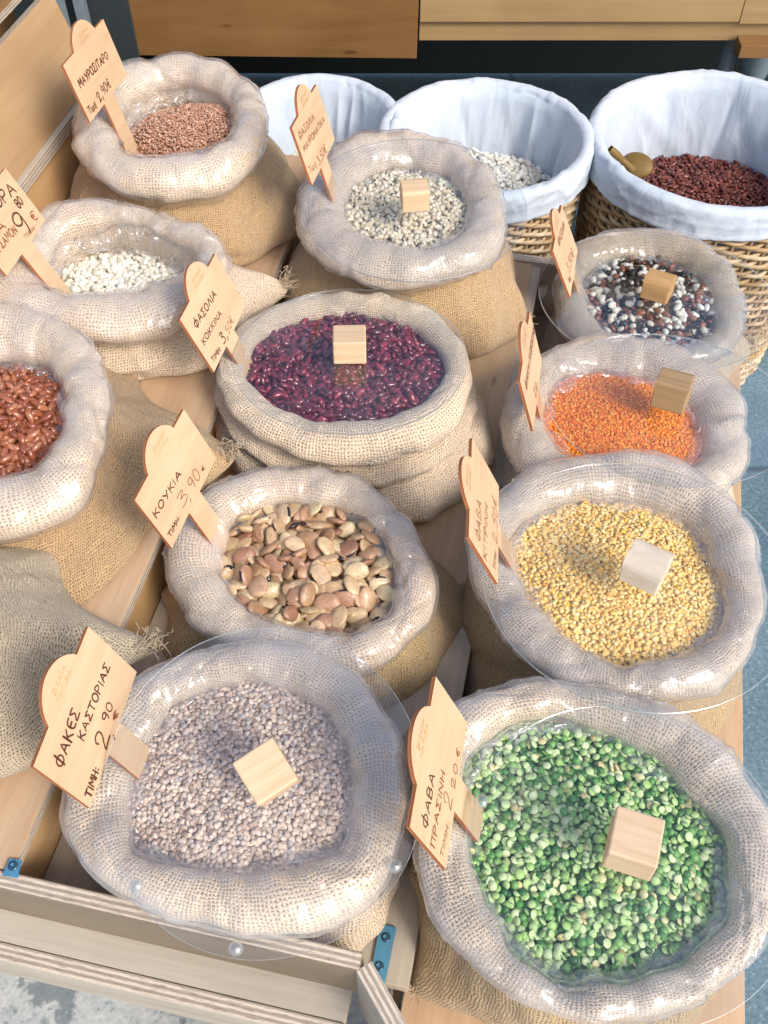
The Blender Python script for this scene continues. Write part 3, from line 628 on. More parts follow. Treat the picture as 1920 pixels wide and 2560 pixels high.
sack('faki', [(1088,930),(1092,868),(1122,818),(1170,770),(1230,740),(1320,722),(1410,735),(1500,768),(1572,820),(1615,888),(1617,960),(1598,1020),(1540,1062),(1430,1080),(1300,1078),(1185,1050),(1112,995)],
     [(1182,892),(1196,842),(1240,810),(1320,802),(1400,822),(1460,856),(1502,900),(1512,960),(1482,1002),(1400,1016),(1300,1004),(1230,975),(1195,935)], .565, ZC, 'pale', 'pale burlap sack of bright orange red lentils on the right', 110, .026,
     foot=.95, ears=((-20, .03, .4), (200, .03, .4)), pinch=8, belly=.02)
sack('mixed', [(1198,650),(1210,592),(1242,540),(1310,508),(1400,495),(1490,520),(1560,568),(1602,630),(1607,690),(1580,750),(1500,790),(1400,798),(1290,765),(1222,712)],
     [(1265,622),(1277,586),(1322,556),(1392,547),(1460,562),(1510,610),(1535,668),(1528,722),(1450,750),(1360,742),(1298,690)], .505, ZC-.03, 'grey', 'greyish burlap sack of mixed black, white and brown beans at the right rear', 120, .030,
     foot=.95, ears=(('p', 1893, 858, .28), (200, .04, .4)), pinch=6, belly=.02)
# ------------------------------------------------------------------ beans, peas, grains
def ellip(L, W_, T_, nu=12, nv=8, bend=0.0, dent=0.0, flat=0.0, noise=0.0, seed=0, black=None):
    """bean: long axis x, width y, thickness z; bend curves it like a kidney"""
    g = np.random.default_rng(seed); V = [(0, 0, 1)]
    for i in range(1, nv):
        p = math.pi*i/nv
        for j in range(nu):
            a = 2*math.pi*j/nu; V.append((math.sin(p)*math.cos(a), math.sin(p)*math.sin(a), math.cos(p)))
    V.append((0, 0, -1)); V = np.array(V)
    if noise: V = V*(1+noise*np.cos(V[:, 0]*5+g.uniform(0, 6))*np.cos(V[:, 1]*6+g.uniform(0, 6))+noise*.6*np.cos(V[:, 0]*11+V[:, 1]*9+g.uniform(0, 6)))[:, None]
    zz = V[:, 2]
    if flat: zz = np.sign(zz)*np.abs(zz)**(1-flat)
    X = np.sign(V[:, 0])*np.abs(V[:, 0])**.86*L/2; Y = V[:, 1]*W_/2; Z = zz*T_/2
    if dent: Y = Y - dent*W_*np.exp(-(X/(L*.2))**2)*(Y < 0)*(-1)
    Y = Y + bend*W_*((V[:, 0])**2)
    Vt = np.stack([X, Y-bend*W_*.4, Z], 1); L_, C_, Mi = [], [], []
    for j in range(nu): L_ += [0, 1+j, 1+(j+1) % nu]; C_.append(3); Mi.append(0)
    for i in range(nv-2):
        for j in range(nu):
            a = 1+i*nu+j; b = 1+i*nu+(j+1) % nu; L_ += [a, a+nu, b+nu, b]; C_.append(4)
            q = Vt[[a, a+nu, b+nu, b]].mean(0); Mi.append(1 if black is not None and black(q[0]/L, q[1]/W_, q[2]/T_) else 0)
    b0 = 1+(nv-2)*nu; e = len(Vt)-1
    for j in range(nu): L_ += [e, b0+(j+1) % nu, b0+j]; C_.append(3); Mi.append(0)
    return Vt, np.array(L_), np.array(C_), np.array(Mi)
def half(R, h, n=10, dome=4, cup=0.0, ang=0):
    """split pea: flat face down (z=0), dome up"""
    rings = [(R*.98, .0)] + [(R*math.cos(t*math.pi/2*.97), h*math.sin(t*math.pi/2*.97)) for t in np.linspace(0.08, 1, dome)]
    a = np.linspace(0, 2*math.pi, n, endpoint=False); V = [np.stack([r*np.cos(a), r*np.sin(a), np.full(n, z)], 1) for r, z in rings]; V = np.concatenate(V)
    k = len(V); V = np.concatenate([V, [[0, 0, h*1.01], [0, 0, .0]]]); L_, C_, Mi = [], [], []
    for i in range(len(rings)-1):
        for j in range(n): L_ += [i*n+j, i*n+(j+1) % n, (i+1)*n+(j+1) % n, (i+1)*n+j]; C_.append(4); Mi.append(0)
    t = (len(rings)-1)*n
    for j in range(n): L_ += [t+j, t+(j+1) % n, k]; C_.append(3); Mi.append(0)
    for j in range(n): L_ += [(j+1) % n, j, k+1]; C_.append(3); Mi.append(1)
    V = V-np.array([0, 0, h*.45]); return V, np.array(L_), np.array(C_), np.array(Mi)
def deposit(c, rfun, target, n, r, th, seed, tilt=.35, cand=6, start=1.7):
    """drop n flat grains one after another on a height field, always towards the lowest spot"""
    g = np.random.default_rng(seed); cs = r/2.6; Rm = rfun(np.linspace(0, 6.283, 200)).max(); N = int(Rm/cs)+4
    ax = (np.arange(-N, N+1))*cs; GX, GY = np.meshgrid(ax, ax, indexing='ij'); H = target(GX, GY)-start*th; TG = target(GX, GY)
    k = int(math.ceil(r/cs)); o = np.arange(-k, k+1); OX, OY = np.meshgrid(o, o, indexing='ij'); dd = np.hypot(OX, OY)*cs; m = dd <= r*1.02; OX, OY, dd = OX[m], OY[m], dd[m]
    cap = np.sqrt(np.maximum(0, 1-(dd/(r*1.05))**2))*th/2; sx, sy = OX*cs, OY*cs; sxx = (sx**2).sum()
    ap = g.uniform(0, 6.283, n*cand); rp = np.sqrt(g.uniform(0, 1, n*cand))*rfun(ap); CXs = rp*np.cos(ap); CYs = rp*np.sin(ap)
    I = np.round(CXs/cs).astype(int)+N; J = np.round(CYs/cs).astype(int)+N; out = []
    for q in range(n):
        s = slice(q*cand, (q+1)*cand); hh = H[I[s], J[s]]-TG[I[s], J[s]]+H[np.clip(I[s]+k//2, 0, 2*N), J[s]]*.0; b = q*cand+int(np.argmin(hh))
        i, j = I[b], J[b]
        if i < k or j < k or i+k > 2*N or j+k > 2*N: continue
        hv = H[i+OX, j+OY]; mu = hv.mean(); gx = (hv*sx).sum()/sxx; gy = (hv*sy).sum()/sxx
        hi = np.sort(hv)[-max(3, len(hv)//4):].mean(); z = .45*mu+.55*hi+th*.42
        nn = np.array([-gx*.8+g.normal(0, tilt), -gy*.8+g.normal(0, tilt), 1]); nn /= np.linalg.norm(nn)
        H[i+OX, j+OY] = np.maximum(hv, z+cap - .1*th); out.append((c[0]+CXs[b], c[1]+CYs[b], z, *nn, i, j))
    out = np.array(out); top = H[out[:, 6].astype(int), out[:, 7].astype(int)]
    exposed = top-(out[:, 2]+th/2-.1*th) < .42*th
    return out, exposed
def rots(nr, yaw, flip):
    n = nr; ref = np.stack([np.cos(yaw), np.sin(yaw), np.zeros(len(yaw))], 1); y = np.cross(n, ref); y /= np.linalg.norm(y, axis=1, keepdims=True); x = np.cross(y, n)
    f = np.where(flip, -1., 1.)[:, None]
    return np.stack([x, y*f, n*f], 2)
def inst_mesh(bases, idx, pos, R, scl):
    parts = []
    for b in range(len(bases)):
        s = np.where(idx == b)[0]
        if not len(s): continue
        V, L_, C_, Mi = bases[b]
        W_ = np.einsum('nij,vj->nvi', R[s], V)*scl[s][:, None, None]+pos[s][:, None]
        k = len(V); parts.append((W_.reshape(-1, 3), (L_[None]+np.arange(len(s))[:, None]*k).ravel(), np.tile(C_, len(s)), np.tile(Mi, len(s))))
    return join(parts)
def seen(pos, c, l, z, box=None):
    k = (z-CAMZ)/(pos[:, 2]-CAMZ); X = pos[:, 0]*k-c[0]; Y = pos[:, 1]*k-c[1]
    ok = np.hypot(X, Y) < np.interp(np.arctan2(Y, X) % (2*math.pi), np.append(TH, 2*math.pi), np.append(l, l[0]))+.003
    f = pos[:, 1]*CP-(pos[:, 2]-CAMZ)*SP; px = CX+FPX*pos[:, 0]/f; py = CY-FPX*(pos[:, 1]*SP+(pos[:, 2]-CAMZ)*CP)/f
    ok &= (px > -14) & (px < 1934)
    if box: ok &= (px > box[0]) & (px < box[2]) & (py > box[1]) & (py < box[3])
    return ok
def pile(key, c, rfun, target, bases, mats, r, th, layers, seed, stuff, indiv=None, flipp=0.0, tilt=.35, smin=.85, smax=1.12, split=None, bedmat=None, start=1.7, weights=None, vis=None, cap=300):
    Rr = rfun(np.linspace(0, 6.283, 100)).mean(); n = int(layers*math.pi*Rr**2/(math.pi*r*r*.80))
    dep, ex = deposit(c, rfun, target, n, r, th, seed, tilt, start=start)
    g = np.random.default_rng(seed+1); m = len(dep); yaw = g.uniform(0, 6.283, m); flip = g.uniform(0, 1, m) < flipp; idx = g.choice(len(bases), m, p=weights); scl = g.uniform(smin, smax, m)
    pos = dep[:, :3]; R = rots(dep[:, 3:6], yaw, flip); ind = np.zeros(m, bool)
    if indiv:
        cand = np.where(ex & (vis(pos) if vis else True))[0]; d = np.linalg.norm(pos[cand]-np.array([0, 0, CAMZ]), axis=1); ind[cand[np.argsort(d)[:cap]]] = True
        if split is not None: typ = g.choice(len(split), m, p=[s[0] for s in split])
        protos = {}
        for q in np.where(ind)[0]:
            if split is not None: _, mt, nm, lab, grp = split[typ[q]]
            else: mt, (nm, lab, grp, cat) = mats, indiv
            kk = (idx[q], nm, lab)
            if kk not in protos:
                V, L_, C_, Mi = bases[idx[q]]
                o = mk(nm, V, (L_, C_), mt, mi=Mi, world=False); tag(o, lab, indiv[3] if split is None else 'bean', grp); protos[kk] = o
            else: o = protos[kk].copy(); COL.objects.link(o)
            s_ = scl[q]; Rm_ = R[q]*s_
            o.matrix_world = Matrix(((*Rm_[0], pos[q][0]), (*Rm_[1], pos[q][1]), (*Rm_[2], pos[q][2]), (0, 0, 0, 1)))
    rest = ~ind
    # loose bed below, one sheet closing the heap
    a = np.linspace(0, 2*math.pi, 64, endpoint=False); rr = np.linspace(0.02, 1, 10); Vb = []
    for s in rr: x = s*rfun(a)*np.cos(a); y = s*rfun(a)*np.sin(a); Vb.append(np.stack([c[0]+x, c[1]+y, target(x, y)-(start+.1)*th], 1))
    Vb = np.concatenate(Vb); Fb = grid_faces(10, 64); bed = (Vb, Fb.ravel(), np.full(len(Fb), 4), np.zeros(len(Fb), int))
    parts = [bed]
    if rest.any():
        V, (L_, C_), Mi = inst_mesh(bases, idx[rest], pos[rest], R[rest], scl[rest]); parts.append((V, L_, C_, Mi))
    V, F, Mi = join(parts)
    o = mk(stuff[0], V, F, mats if bedmat is None else bedmat, mi=Mi); tag(o, stuff[1], stuff[2], kind='stuff')
    return o
def sackpile(key, bases, mats, r, th, layers, seed, stuff, mound=.01, slope=(0, 0), drop=0.0, grow=.004, **k):
    s = SACK[key]; l = s['l']; zf = s['zf']-drop; rm = l.mean()
    rf = lambda a: np.interp(np.asarray(a) % (2*math.pi), np.append(TH, 2*math.pi), np.append(l, l[0]))+grow
    lump = PN(seed+50, 2, 5, 4)
    tg = lambda x, y: zf+mound*(1-(x*x+y*y)/rm**2)+slope[0]*x+slope[1]*y+.003*np.cos(x*40+seed)*np.cos(y*35+seed*2)
    return pile(key, s['c'], rf, tg, bases, mats, r, th, layers, seed, stuff, vis=lambda p: seen(p, s['c'], l, s['zt']-.015), **k)
kid = [ellip(.0158, .0078, .0066, 12, 8, .22, .0, seed=i) for i in range(2)]+[ellip(.0145, .0080, .0070, 12, 8, .30, seed=5), ellip(.0170, .0074, .0062, 12, 8, .12, seed=6)]
kidb = [(V*np.array([1.12, 1.15, 1.15]), a, b, c) for V, a, b, c in kid]
sackpile('brown', kidb, M['m_brown'], .0053, .0062, 2.4, 201, ('brown_beans', 'brown beans lying deeper in the tan sack at the left edge', 'beans'), mound=.02,
         indiv=('brown_bean', 'glossy reddish brown bean in the tan sack cut by the left edge', 'brown beans in the left sack', 'bean'), flipp=.5)
rk = [(V*np.array([1.0, 1.12, 1.1]), a, b, c) for V, a, b, c in kid]
sackpile('kokkina', rk, M['m_red'], .0055, .0064, 2.3, 202, ('kidney_beans', 'dark red kidney beans filling the pale sack under the clear lid', 'beans'), mound=.008,
         indiv=('kidney_bean', 'shiny dark red kidney bean on top of the pale sack with doubled rim', 'dark red kidney beans on top of the heap', 'bean'), flipp=.5)
hil = lambda x, y, z: (x > .38 and abs(z) < .42 and abs(y) < .36)
hil2 = lambda x, y, z: (y > .40 and abs(z) < .38 and -.28 < x < .25)
kb = [(V*1.22, a, b, c) for V, a, b, c in [ellip(.0275, .0200, .0078, 22, 12, .05, noise=.022, seed=31), ellip(.0255, .0185, .0082, 22, 12, .12, noise=.03, seed=32, black=hil), ellip(.0245, .0178, .0080, 22, 12, .03, noise=.025, seed=33, black=hil2), ellip(.0230, .0172, .0074, 22, 12, .07, noise=.035, seed=34)]]
sackpile('koukia', kb, [M['m_koukia'], M['m_black']], .0118, .0080, 3.2, 203, ('broad_beans', 'broad beans lying deeper in the olive tan sack of the middle row', 'beans'), mound=.012, grow=.0,
         indiv=('broad_bean', 'large flat wrinkled tan broad bean in the olive sack behind the lentils', 'large broad beans in the middle sack', 'bean'), flipp=.5, tilt=.62, start=1.5, weights=[.25, .3, .3, .15])
lens = [ellip(.0064, .0062, .0033, 9, 6)]
sackpile('fakes', lens, M['m_lentil'], .0030, .0029, 2.8, 204, ('grey_lentils', 'heap of small grey brown lentils in the front tray sack', 'lentils'), mound=.012, tilt=.33, drop=-.004, start=1.3)
sackpile('edge', lens, M['m_lentil'], .0040, .0040, 1.6, 212, ('grey_lentils', 'lentils in the grey burlap sack beyond the left edge', 'lentils'), mound=.01)
pea = [half(.0047, .0036, 12, 4), half(.0043, .0040, 11, 4)]
sackpile('green', pea, [M['m_pea'], M['m_peaf']], .0043, .0038, 2.7, 205, ('green_split_peas', 'heap of green split peas with pale cut faces in the largest front sack', 'split peas'), mound=.012, flipp=.62, tilt=.30, drop=-.002)
yp = [half(.0032, .0025, 8, 3), half(.0029, .0028, 7, 3)]
sackpile('kitrini', yp, [M['m_yel'], M['m_yel']], .0028, .0024, 3.0, 206, ('yellow_split_peas', 'heap of pale yellow split peas in the second sack on the right', 'split peas'), mound=.014, flipp=.5, tilt=.25, start=1.25)
rl = [half(.0025, .0015, 7, 2), half(.0023, .0016, 6, 2)]
sackpile('faki', rl, [M['m_orange'], M['m_orange']], .0021, .0015, 2.8, 207, ('orange_lentils', 'heap of bright orange split lentils in the sack on the right', 'lentils'), mound=.016, flipp=.5, tilt=.27, start=1.25)
wh = [ellip(.0058, .0034, .0032, 7, 5)]
sackpile('mauro', wh, M['m_wheat'], .0026, .0028, 2.3, 208, ('wheat_grains', 'mound of pinkish brown wheat grains in the far left sack', 'wheat'), mound=.040, slope=(.12, .05), tilt=.5)
eye = lambda x, y, z: (y > .36 and abs(z) < .34 and abs(x) < .15)
be = [ellip(.0112, .0084, .0074, 14, 8, .10, black=eye), ellip(.0104, .0080, .0072, 12, 8, .10)]
sackpile('mavro', be, [M['m_cream'], M['m_black']], .0044, .0062, 2.3, 209, ('black_eyed_beans', 'cream beans with black eyes filling the sack at the back of the middle row', 'beans'), mound=.014,
         indiv=('black_eyed_bean', 'small cream bean with a dark eye on top of the rear middle sack', 'black-eyed beans on top of the heap', 'bean'), flipp=.5, tilt=.8, weights=[.6, .4])
wb = [ellip(.0130, .0092, .0080, 12, 8, .10), ellip(.0120, .0090, .0080, 12, 8, .06)]
sackpile('gora', wb, M['m_white'], .0046, .0062, 2.2, 210, ('white_beans', 'white beans lying deeper in the slumped pale sack on the left', 'beans'), mound=.010, drop=.01,
         indiv=('white_bean', 'small bright white bean in the slumped pale sack on the left', 'white beans in the left sack', 'bean'), flipp=.5, cap=140)
mb = [ellip(.0165, .0108, .0086, 12, 8, .12), ellip(.0150, .0108, .0088, 12, 8, .08)]
sackpile('mixed', mb, [M['m_mix'], M['m_mix']], .0061, .0078, 2.3, 211, ('mixed_beans', 'mixed black, white and brown beans lying deeper in the rear right sack', 'beans'), mound=.010, slope=(.02, -.02),
         indiv=('bean', '', '', 'bean'), flipp=.5, tilt=.5,
         split=[(.32, M['m_white'], 'white_bean', 'white bean among the mixed beans in the rear right sack', 'white beans of the mix'), (.34, M['m_black'], 'black_bean', 'black bean among the mixed beans in the rear right sack', 'black beans of the mix'), (.34, M['m_mbrown'], 'brown_bean', 'brown bean among the mixed beans in the rear right sack', 'brown beans of the mix')])

# ------------------------------------------------------------------ signs
GL = {
'Α': (.8, [[(0, 0), (.42, 1), (.8, 0)], [(.16, .36), (.66, .36)]]), 'Β': (.65, [[(0, 0), (0, 1), (.4, .97), (.55, .78), (.4, .56), (0, .53)], [(.4, .55), (.65, .3), (.5, .03), (0, 0)]]),
'Γ': (.6, [[(0, 0), (0, 1), (.6, 1)]]), 'Ε': (.6, [[(.6, 1), (.2, .93), (.02, .7), (.05, .3), (.25, .04), (.6, .02)], [(.05, .5), (.5, .52)]]), 'Η': (.65, [[(0, 0), (0, 1)], [(.65, 0), (.65, 1)], [(0, .5), (.65, .5)]]),
'Ι': (.12, [[(.06, 0), (.06, 1)]]), 'Κ': (.7, [[(.05, -.1), (.05, 1)], [(.66, .95), (.08, .42)], [(.22, .52), (.7, 0)]]), 'Λ': (.7, [[(0, 0), (.35, 1), (.7, 0)]]), 'Μ': (.9, [[(0, 0), (.1, 1), (.45, .35), (.8, 1), (.9, 0)]]),
'Ν': (.7, [[(0, 0), (.03, 1), (.66, 0), (.7, 1)]]), 'Ο': (.75, [[(.375+.375*math.cos(t), .5+.5*math.sin(t)) for t in np.linspace(1.6, 7.9, 18)]]), 'Π': (.7, [[(.05, 0), (.08, 1)], [(-.05, 1), (.78, 1)], [(.62, 1), (.62, 0)]]),
'Ρ': (.6, [[(0, -.05), (0, 1), (.35, 1), (.58, .8), (.5, .55), (.3, .45), (0, .45)]]), 'Σ': (.7, [[(.68, 1), (.05, .98), (.42, .52), (0, .03), (.72, 0)]]), 'Τ': (.7, [[(-.05, 1), (.78, 1)], [(.36, 1), (.34, 0)]]),
'Υ': (.7, [[(0, 1), (.35, .5)], [(.72, 1), (.3, 0)]]), 'Φ': (.85, [[(.42+.42*math.cos(t), .45+.40*math.sin(t)) for t in np.linspace(1.6, 7.9, 20)], [(.5, 1.25), (.36, -.15)]]),
'ι': (.15, [[(.05, .6), (.05, 0)]]), 'μ': (.6, [[(0, -.1), (.03, .6)], [(0, .1), (.2, 0), (.42, .1), (.45, .6)]]), 'ή': (.5, [[(0, 0), (.03, .6), (.3, .6), (.42, .4), (.42, -.2)], [(.3, .75), (.42, .95)]]),
'C': (.7, [[(.7, .85), (.4, 1), (.1, .8), (0, .5), (.1, .2), (.4, 0), (.7, .15)]]), 'A': (.8, [[(0, 0), (.42, 1), (.8, 0)], [(.16, .36), (.66, .36)]]), 'S': (.6, [[(.58, .85), (.3, 1), (.04, .8), (.15, .58), (.5, .42), (.58, .18), (.3, 0), (0, .15)]]),
'N': (.75, [[(0, 0), (0, 1), (.75, 0), (.75, 1)]]), 'T': (.7, [[(0, 1), (.7, 1)], [(.35, 1), (.35, 0)]]), 'U': (.7, [[(0, 1), (.02, .25), (.35, 0), (.68, .25), (.7, 1)]]), 'R': (.65, [[(0, 0), (0, 1), (.45, .95), (.55, .72), (.4, .5), (0, .48)], [(.3, .48), (.65, 0)]]),
'0': (.6, [[(.3+.3*math.cos(t), .5+.5*math.sin(t)) for t in np.linspace(1.6, 7.9, 18)]]), '2': (.75, [[(.05, .62), (.0, .82), (.2, 1), (.48, .95), (.5, .65), (.25, .3), (.1, .02), (.35, .08), (.75, .12)]]),
'3': (.6, [[(.05, .95), (.4, 1), (.52, .85), (.2, .6), (.5, .5), (.6, .25), (.4, .02), (.02, .0)]]), '5': (.6, [[(.6, 1), (.15, 1), (.08, .6), (.4, .62), (.58, .35), (.4, .05), (0, 0)]]),
'8': (.6, [[(.3+.26*math.sin(t), .76+.24*math.cos(t)) for t in np.linspace(3.14, 9.42, 14)], [(.3+.3*math.sin(t), .27+.27*math.cos(t)) for t in np.linspace(0, 6.28, 14)]]),
'9': (.6, [[(.52, .72), (.35, .5), (.08, .58), (.03, .82), (.25, 1), (.5, .92), (.54, .7), (.52, .3), (.4, 0)]]), ',': (.2, [[(.14, .14), (.1, -.06), (0, -.22)]]), ':': (.2, [[(.1, .15), (.12, .19)], [(.1, .6), (.12, .64)]]),
'€': (.7, [[(.65, .9), (.35, 1), (.12, .7), (.12, .3), (.35, 0), (.65, .1)], [(-.05, .6), (.5, .62)], [(-.05, .4), (.45, .42)]]), ' ': (.4, []),
}
def ribbon(pts, wd, z):
    pts = np.array(pts, float); tg = np.gradient(pts, axis=0); tg /= np.linalg.norm(tg, axis=1, keepdims=True)+1e-9; nn = np.stack([-tg[:, 1], tg[:, 0]], 1)
    p0 = pts[0]-tg[0]*wd*.35; p1 = pts[-1]+tg[-1]*wd*.35; pts = np.vstack([p0, pts, p1]); nn = np.vstack([nn[0]*.5, nn, nn[-1]*.5])
    a = pts+nn*wd/2; b = pts-nn*wd/2; V = np.concatenate([a, b]); n = len(pts)
    return np.column_stack([V, np.full(2*n, z)]), [[i, n+i, n+i+1, i+1] for i in range(n-1)]
def smoothline(p, n=5):
    p = np.array(p, float)
    if len(p) < 5: 
        out = [p[0]]
        for i in range(len(p)-1):
            for t in np.linspace(.25, 1, 4): out.append(p[i]*(1-t)+p[i+1]*t)
        return np.array(out)
    q = np.vstack([2*p[0]-p[1], p, 2*p[-1]-p[-2]]); out = []
    for i in range(1, len(q)-2):
        for t in np.linspace(0, 1, n, endpoint=False):
            p0, p1, p2, p3 = q[i-1:i+3]; out.append(.5*(2*p1+(p2-p0)*t+(2*p0-5*p1+4*p2-p3)*t*t+(3*p1-p0-3*p2+p3)*t**3))
    out.append(p[-1]); return np.array(out)
def write(text, s, e, h, wd, z, jit=.05):
    s = np.array(s, float); e = np.array(e, float); d = e-s; L = np.linalg.norm(d); d /= L; n = np.array([-d[1], d[0]])
    if n[1] < 0: n = -n
    tot = sum(GL[ch][0] for ch in text)+.28*(len(text)-1); k = L/tot; x = 0; Vs, Fs, m = [], [], 0
    for ch in text:
        gw, st = GL[ch]; jx, jy, js = rnd.uniform(-jit, jit), rnd.uniform(-jit, jit), rnd.uniform(1-jit, 1+jit)
        for ln in st:
            p = smoothline(ln); q = s+np.outer((x+p[:, 0]+jx*.5)*k, d)+np.outer((p[:, 1]*js+jy)*h+(p[:, 0]-.3)*0, n)
            V, F = ribbon(q, wd*rnd.uniform(1.0, 1.5), z); Vs.append(V); Fs += [[i+m for i in f] for f in F]; m += len(V)
        x += gw+.28
    return np.concatenate(Vs), Fs
POSE = {
'fakes':((-0.2986, 0.3885, 0.6146),(0.1406, 0.9897, -0.0287),(-0.3904, 0.082, 0.917)),
'koukia':((-0.2702, 0.7483, 0.5674),(0.2505, 0.968, -0.015),(-0.3484, 0.1046, 0.9315)),
'kokkina':((-0.2362, 1.0092, 0.6241),(0.1828, 0.9797, -0.0818),(-0.3887, 0.1485, 0.9093)),
'mauro':((-0.4623, 1.4514, 0.7373),(0.2012, 0.9789, -0.0358),(-0.2365, 0.084, 0.968)),
'gora':((-0.5381, 1.1437, 0.6831),(0.1073, 0.987, -0.1197),(-0.4441, 0.1553, 0.8824)),
'mavro':((-0.1098, 1.337, 0.7014),(0.1822, 0.9762, -0.1179),(-0.2808, 0.1666, 0.9452)),
'prasini':((0.0598, 0.3224, 0.6272),(0.1804, 0.9828, -0.0401),(-0.3966, 0.11, 0.9114)),
'kitrini':((0.1349, 0.661, 0.6152),(0.0823, 0.9944, -0.067),(-0.4316, 0.0962, 0.8969)),
'faki':((0.2113, 0.9612, 0.5559),(0.1823, 0.9794, -0.0865),(-0.2957, 0.1385, 0.9452)),
'mixed':((0.3127, 1.3174, 0.4986),(0.2154, 0.9671, -0.1356),(-0.4129, 0.2161, 0.8848)),
}
BW, BH = .16, .092
def tag_outline(sl):
    a, b = .042, .125; c_ = (b-a)/2; s_ = .028; R_ = (c_*c_+s_*s_)/(2*s_); xc = (a+b)/2; yc = BH+s_-R_; t1 = math.atan2(BH-yc, c_)
    arc = [(xc+R_*math.cos(t), yc+R_*math.sin(t)) for t in np.linspace(t1, math.pi-t1, 22)]
    return [(0, 0), (.0597, 0), (.0597, -sl), (.064, -sl-.018), (.079, -sl-.036), (.094, -sl-.018), (.0977, -sl), (.0977, 0), (BW, 0), (BW, BH)]+arc+[(0, BH)]
def sign(key, org, lines, label, sl=.09, kn=.965):
    import bmesh
    o0, ex, ey = [np.array(q) for q in POSE[key]]; cm = np.array([0, 0, CAMZ]); o0 = cm+(o0-cm)*kn; ez = np.cross(ex, ey); t = .0042
    R = Matrix(((ex[0], ey[0], ez[0], o0[0]), (ex[1], ey[1], ez[1], o0[1]), (ex[2], ey[2], ez[2], o0[2]), (0, 0, 0, 1)))
    root = bpy.data.objects.new('price_sign', None); COL.objects.link(root); root.empty_display_size = .02; root.matrix_world = R
    root.scale = (kn, kn, kn); tag(root, label, 'price sign', 'plywood price signs standing in the sacks')
    out = tag_outline(sl); n = len(out); V = [(x, y, 0) for x, y in out]+[(x, y, -t) for x, y in out]
    bm = bmesh.new(); vs_ = [bm.verts.new(v) for v in V]
    from mathutils.geometry import tessellate_polygon
    for a, b, c in tessellate_polygon([[Vector((x, y, 0)) for x, y in out]]):
        bm.faces.new((vs_[a], vs_[b], vs_[c])); bm.faces.new((vs_[n+c], vs_[n+b], vs_[n+a]))
    for i in range(n): f = bm.faces.new((vs_[i], vs_[n+i], vs_[n+(i+1) % n], vs_[(i+1) % n])); f.material_index = 1
    bmesh.ops.recalc_face_normals(bm, faces=bm.faces[:])
    me = bpy.data.meshes.new('sign_board'); bm.to_mesh(me); bm.free(); me.materials.append(M['tagwood']); me.materials.append(M['edger'])
    bo = bpy.data.objects.new('sign_board', me); COL.objects.link(bo); bo.parent = root
    def loc(px, py):
        d = ray(px, py); A = np.array([ex, ey, -d]).T; s = np.linalg.solve(A, np.array([0, 0, CAMZ])-o0); return s[:2]/kn
    groups = {}
    ox, oy, sc_ = org
    for txt, s, e, h, wd, ink in lines:
        a = loc(ox+s[0]/sc_, oy+s[1]/sc_); b = loc(ox+e[0]/sc_, oy+e[1]/sc_)
        groups[(ink, txt, s)] = [write(txt, a, b, h, wd, .0003)]
    L1 = write('NATURA', (.070, BH-.001), (.105, BH-.001), .0052, .0006, .0003, 0); L2 = write('CASA', (.083, BH+.008), (.105, BH+.008), .0052, .0006, .0003, 0)
    em = [ribbon([(.0755+.003*math.cos(t)*(1+.35*math.cos(3*t)), BH+.0105+.003*math.sin(t)*(1+.35*math.cos(3*t))) for t in np.linspace(0, 6.28, 24)], .0006, .0003), ribbon([(.0735, BH+.007), (.0745, BH+.010), (.0775, BH+.014)], .0006, .0003)]
    groups['burn'] = [L1, L2]+em
    for ink, prt in groups.items():
        Vs, Fs, m = [], [], 0
        for V, F in prt: Vs.append(V); Fs += [[i+m for i in f] for f in F]; m += len(V)
        lo = mk('printed_logo' if ink == 'burn' else 'lettering', np.concatenate(Vs), np.array(Fs), M[ink if ink == 'burn' else ink[0]], world=False, smooth=False); lo.parent = root
        if ink == 'burn': lo['label'] = 'small light brown printed emblem and two lines of capitals'
I, J = 'ink', 'inkr'
sign('fakes', (60, 1560, 4.4235), [('ΦΑΚΕΣ', (418, 1590), (618, 985), .0125, .0019, I), ('ΚΑΣΤΟΡΙΑΣ', (652, 1290), (948, 480), .0095, .0015, I), ('2', (905, 1420), (968, 1255), .0215, .0016, I), (',', (990, 1265), (1000, 1215), .009, .0014, I), ('90', (915, 1095), (985, 905), .0105, .0014, I), ('€', (1010, 1065), (1048, 985), .0065, .0015, J), ('ΤΙΜΗ:', (738, 1925), (832, 1610), .0095, .0017, I)], 'plywood price sign lettered ΦΑΚΕΣ ΚΑΣΤΟΡΙΑΣ 2,90€, nearest one on the left')
sign('koukia', (320, 1000, 5.267), [('ΚΟΥΚΙΑ', (372, 1560), (700, 990), .0095, .0014, I), ('3', (712, 1430), (790, 1290), .018, .0011, J), (',', (815, 1335), (828, 1290), .008, .001, J), ('90', (850, 1200), (960, 1010), .0165, .001, J), ('€', (985, 945), (1010, 890), .005, .001, J), ('ΤΙΜΗ:', (555, 1810), (690, 1555), .0065, .0012, I)], 'plywood price sign lettered ΚΟΥΚΙΑ 3,90 beside the broad beans', sl=.105, kn=.935)
sign('kokkina', (440, 620, 6.505), [('ΦΑΣΟΛΙΑ', (335, 1310), (660, 775), .0105, .0015, I), ('ΚΟΚΚΙΝΑ', (455, 1580), (745, 1085), .0085, .0014, I), ('3,', (770, 1565), (848, 1460), .016, .0014, I), ('50€', (860, 1410), (940, 1180), .011, .0011, J), ('ΤΙΜΗ:', (612, 1865), (738, 1660), .0075, .0014, I)], 'plywood price sign lettered ΦΑΣΟΛΙΑ ΚΟΚΚΙΝΑ 3,50€ beside the dark red beans')
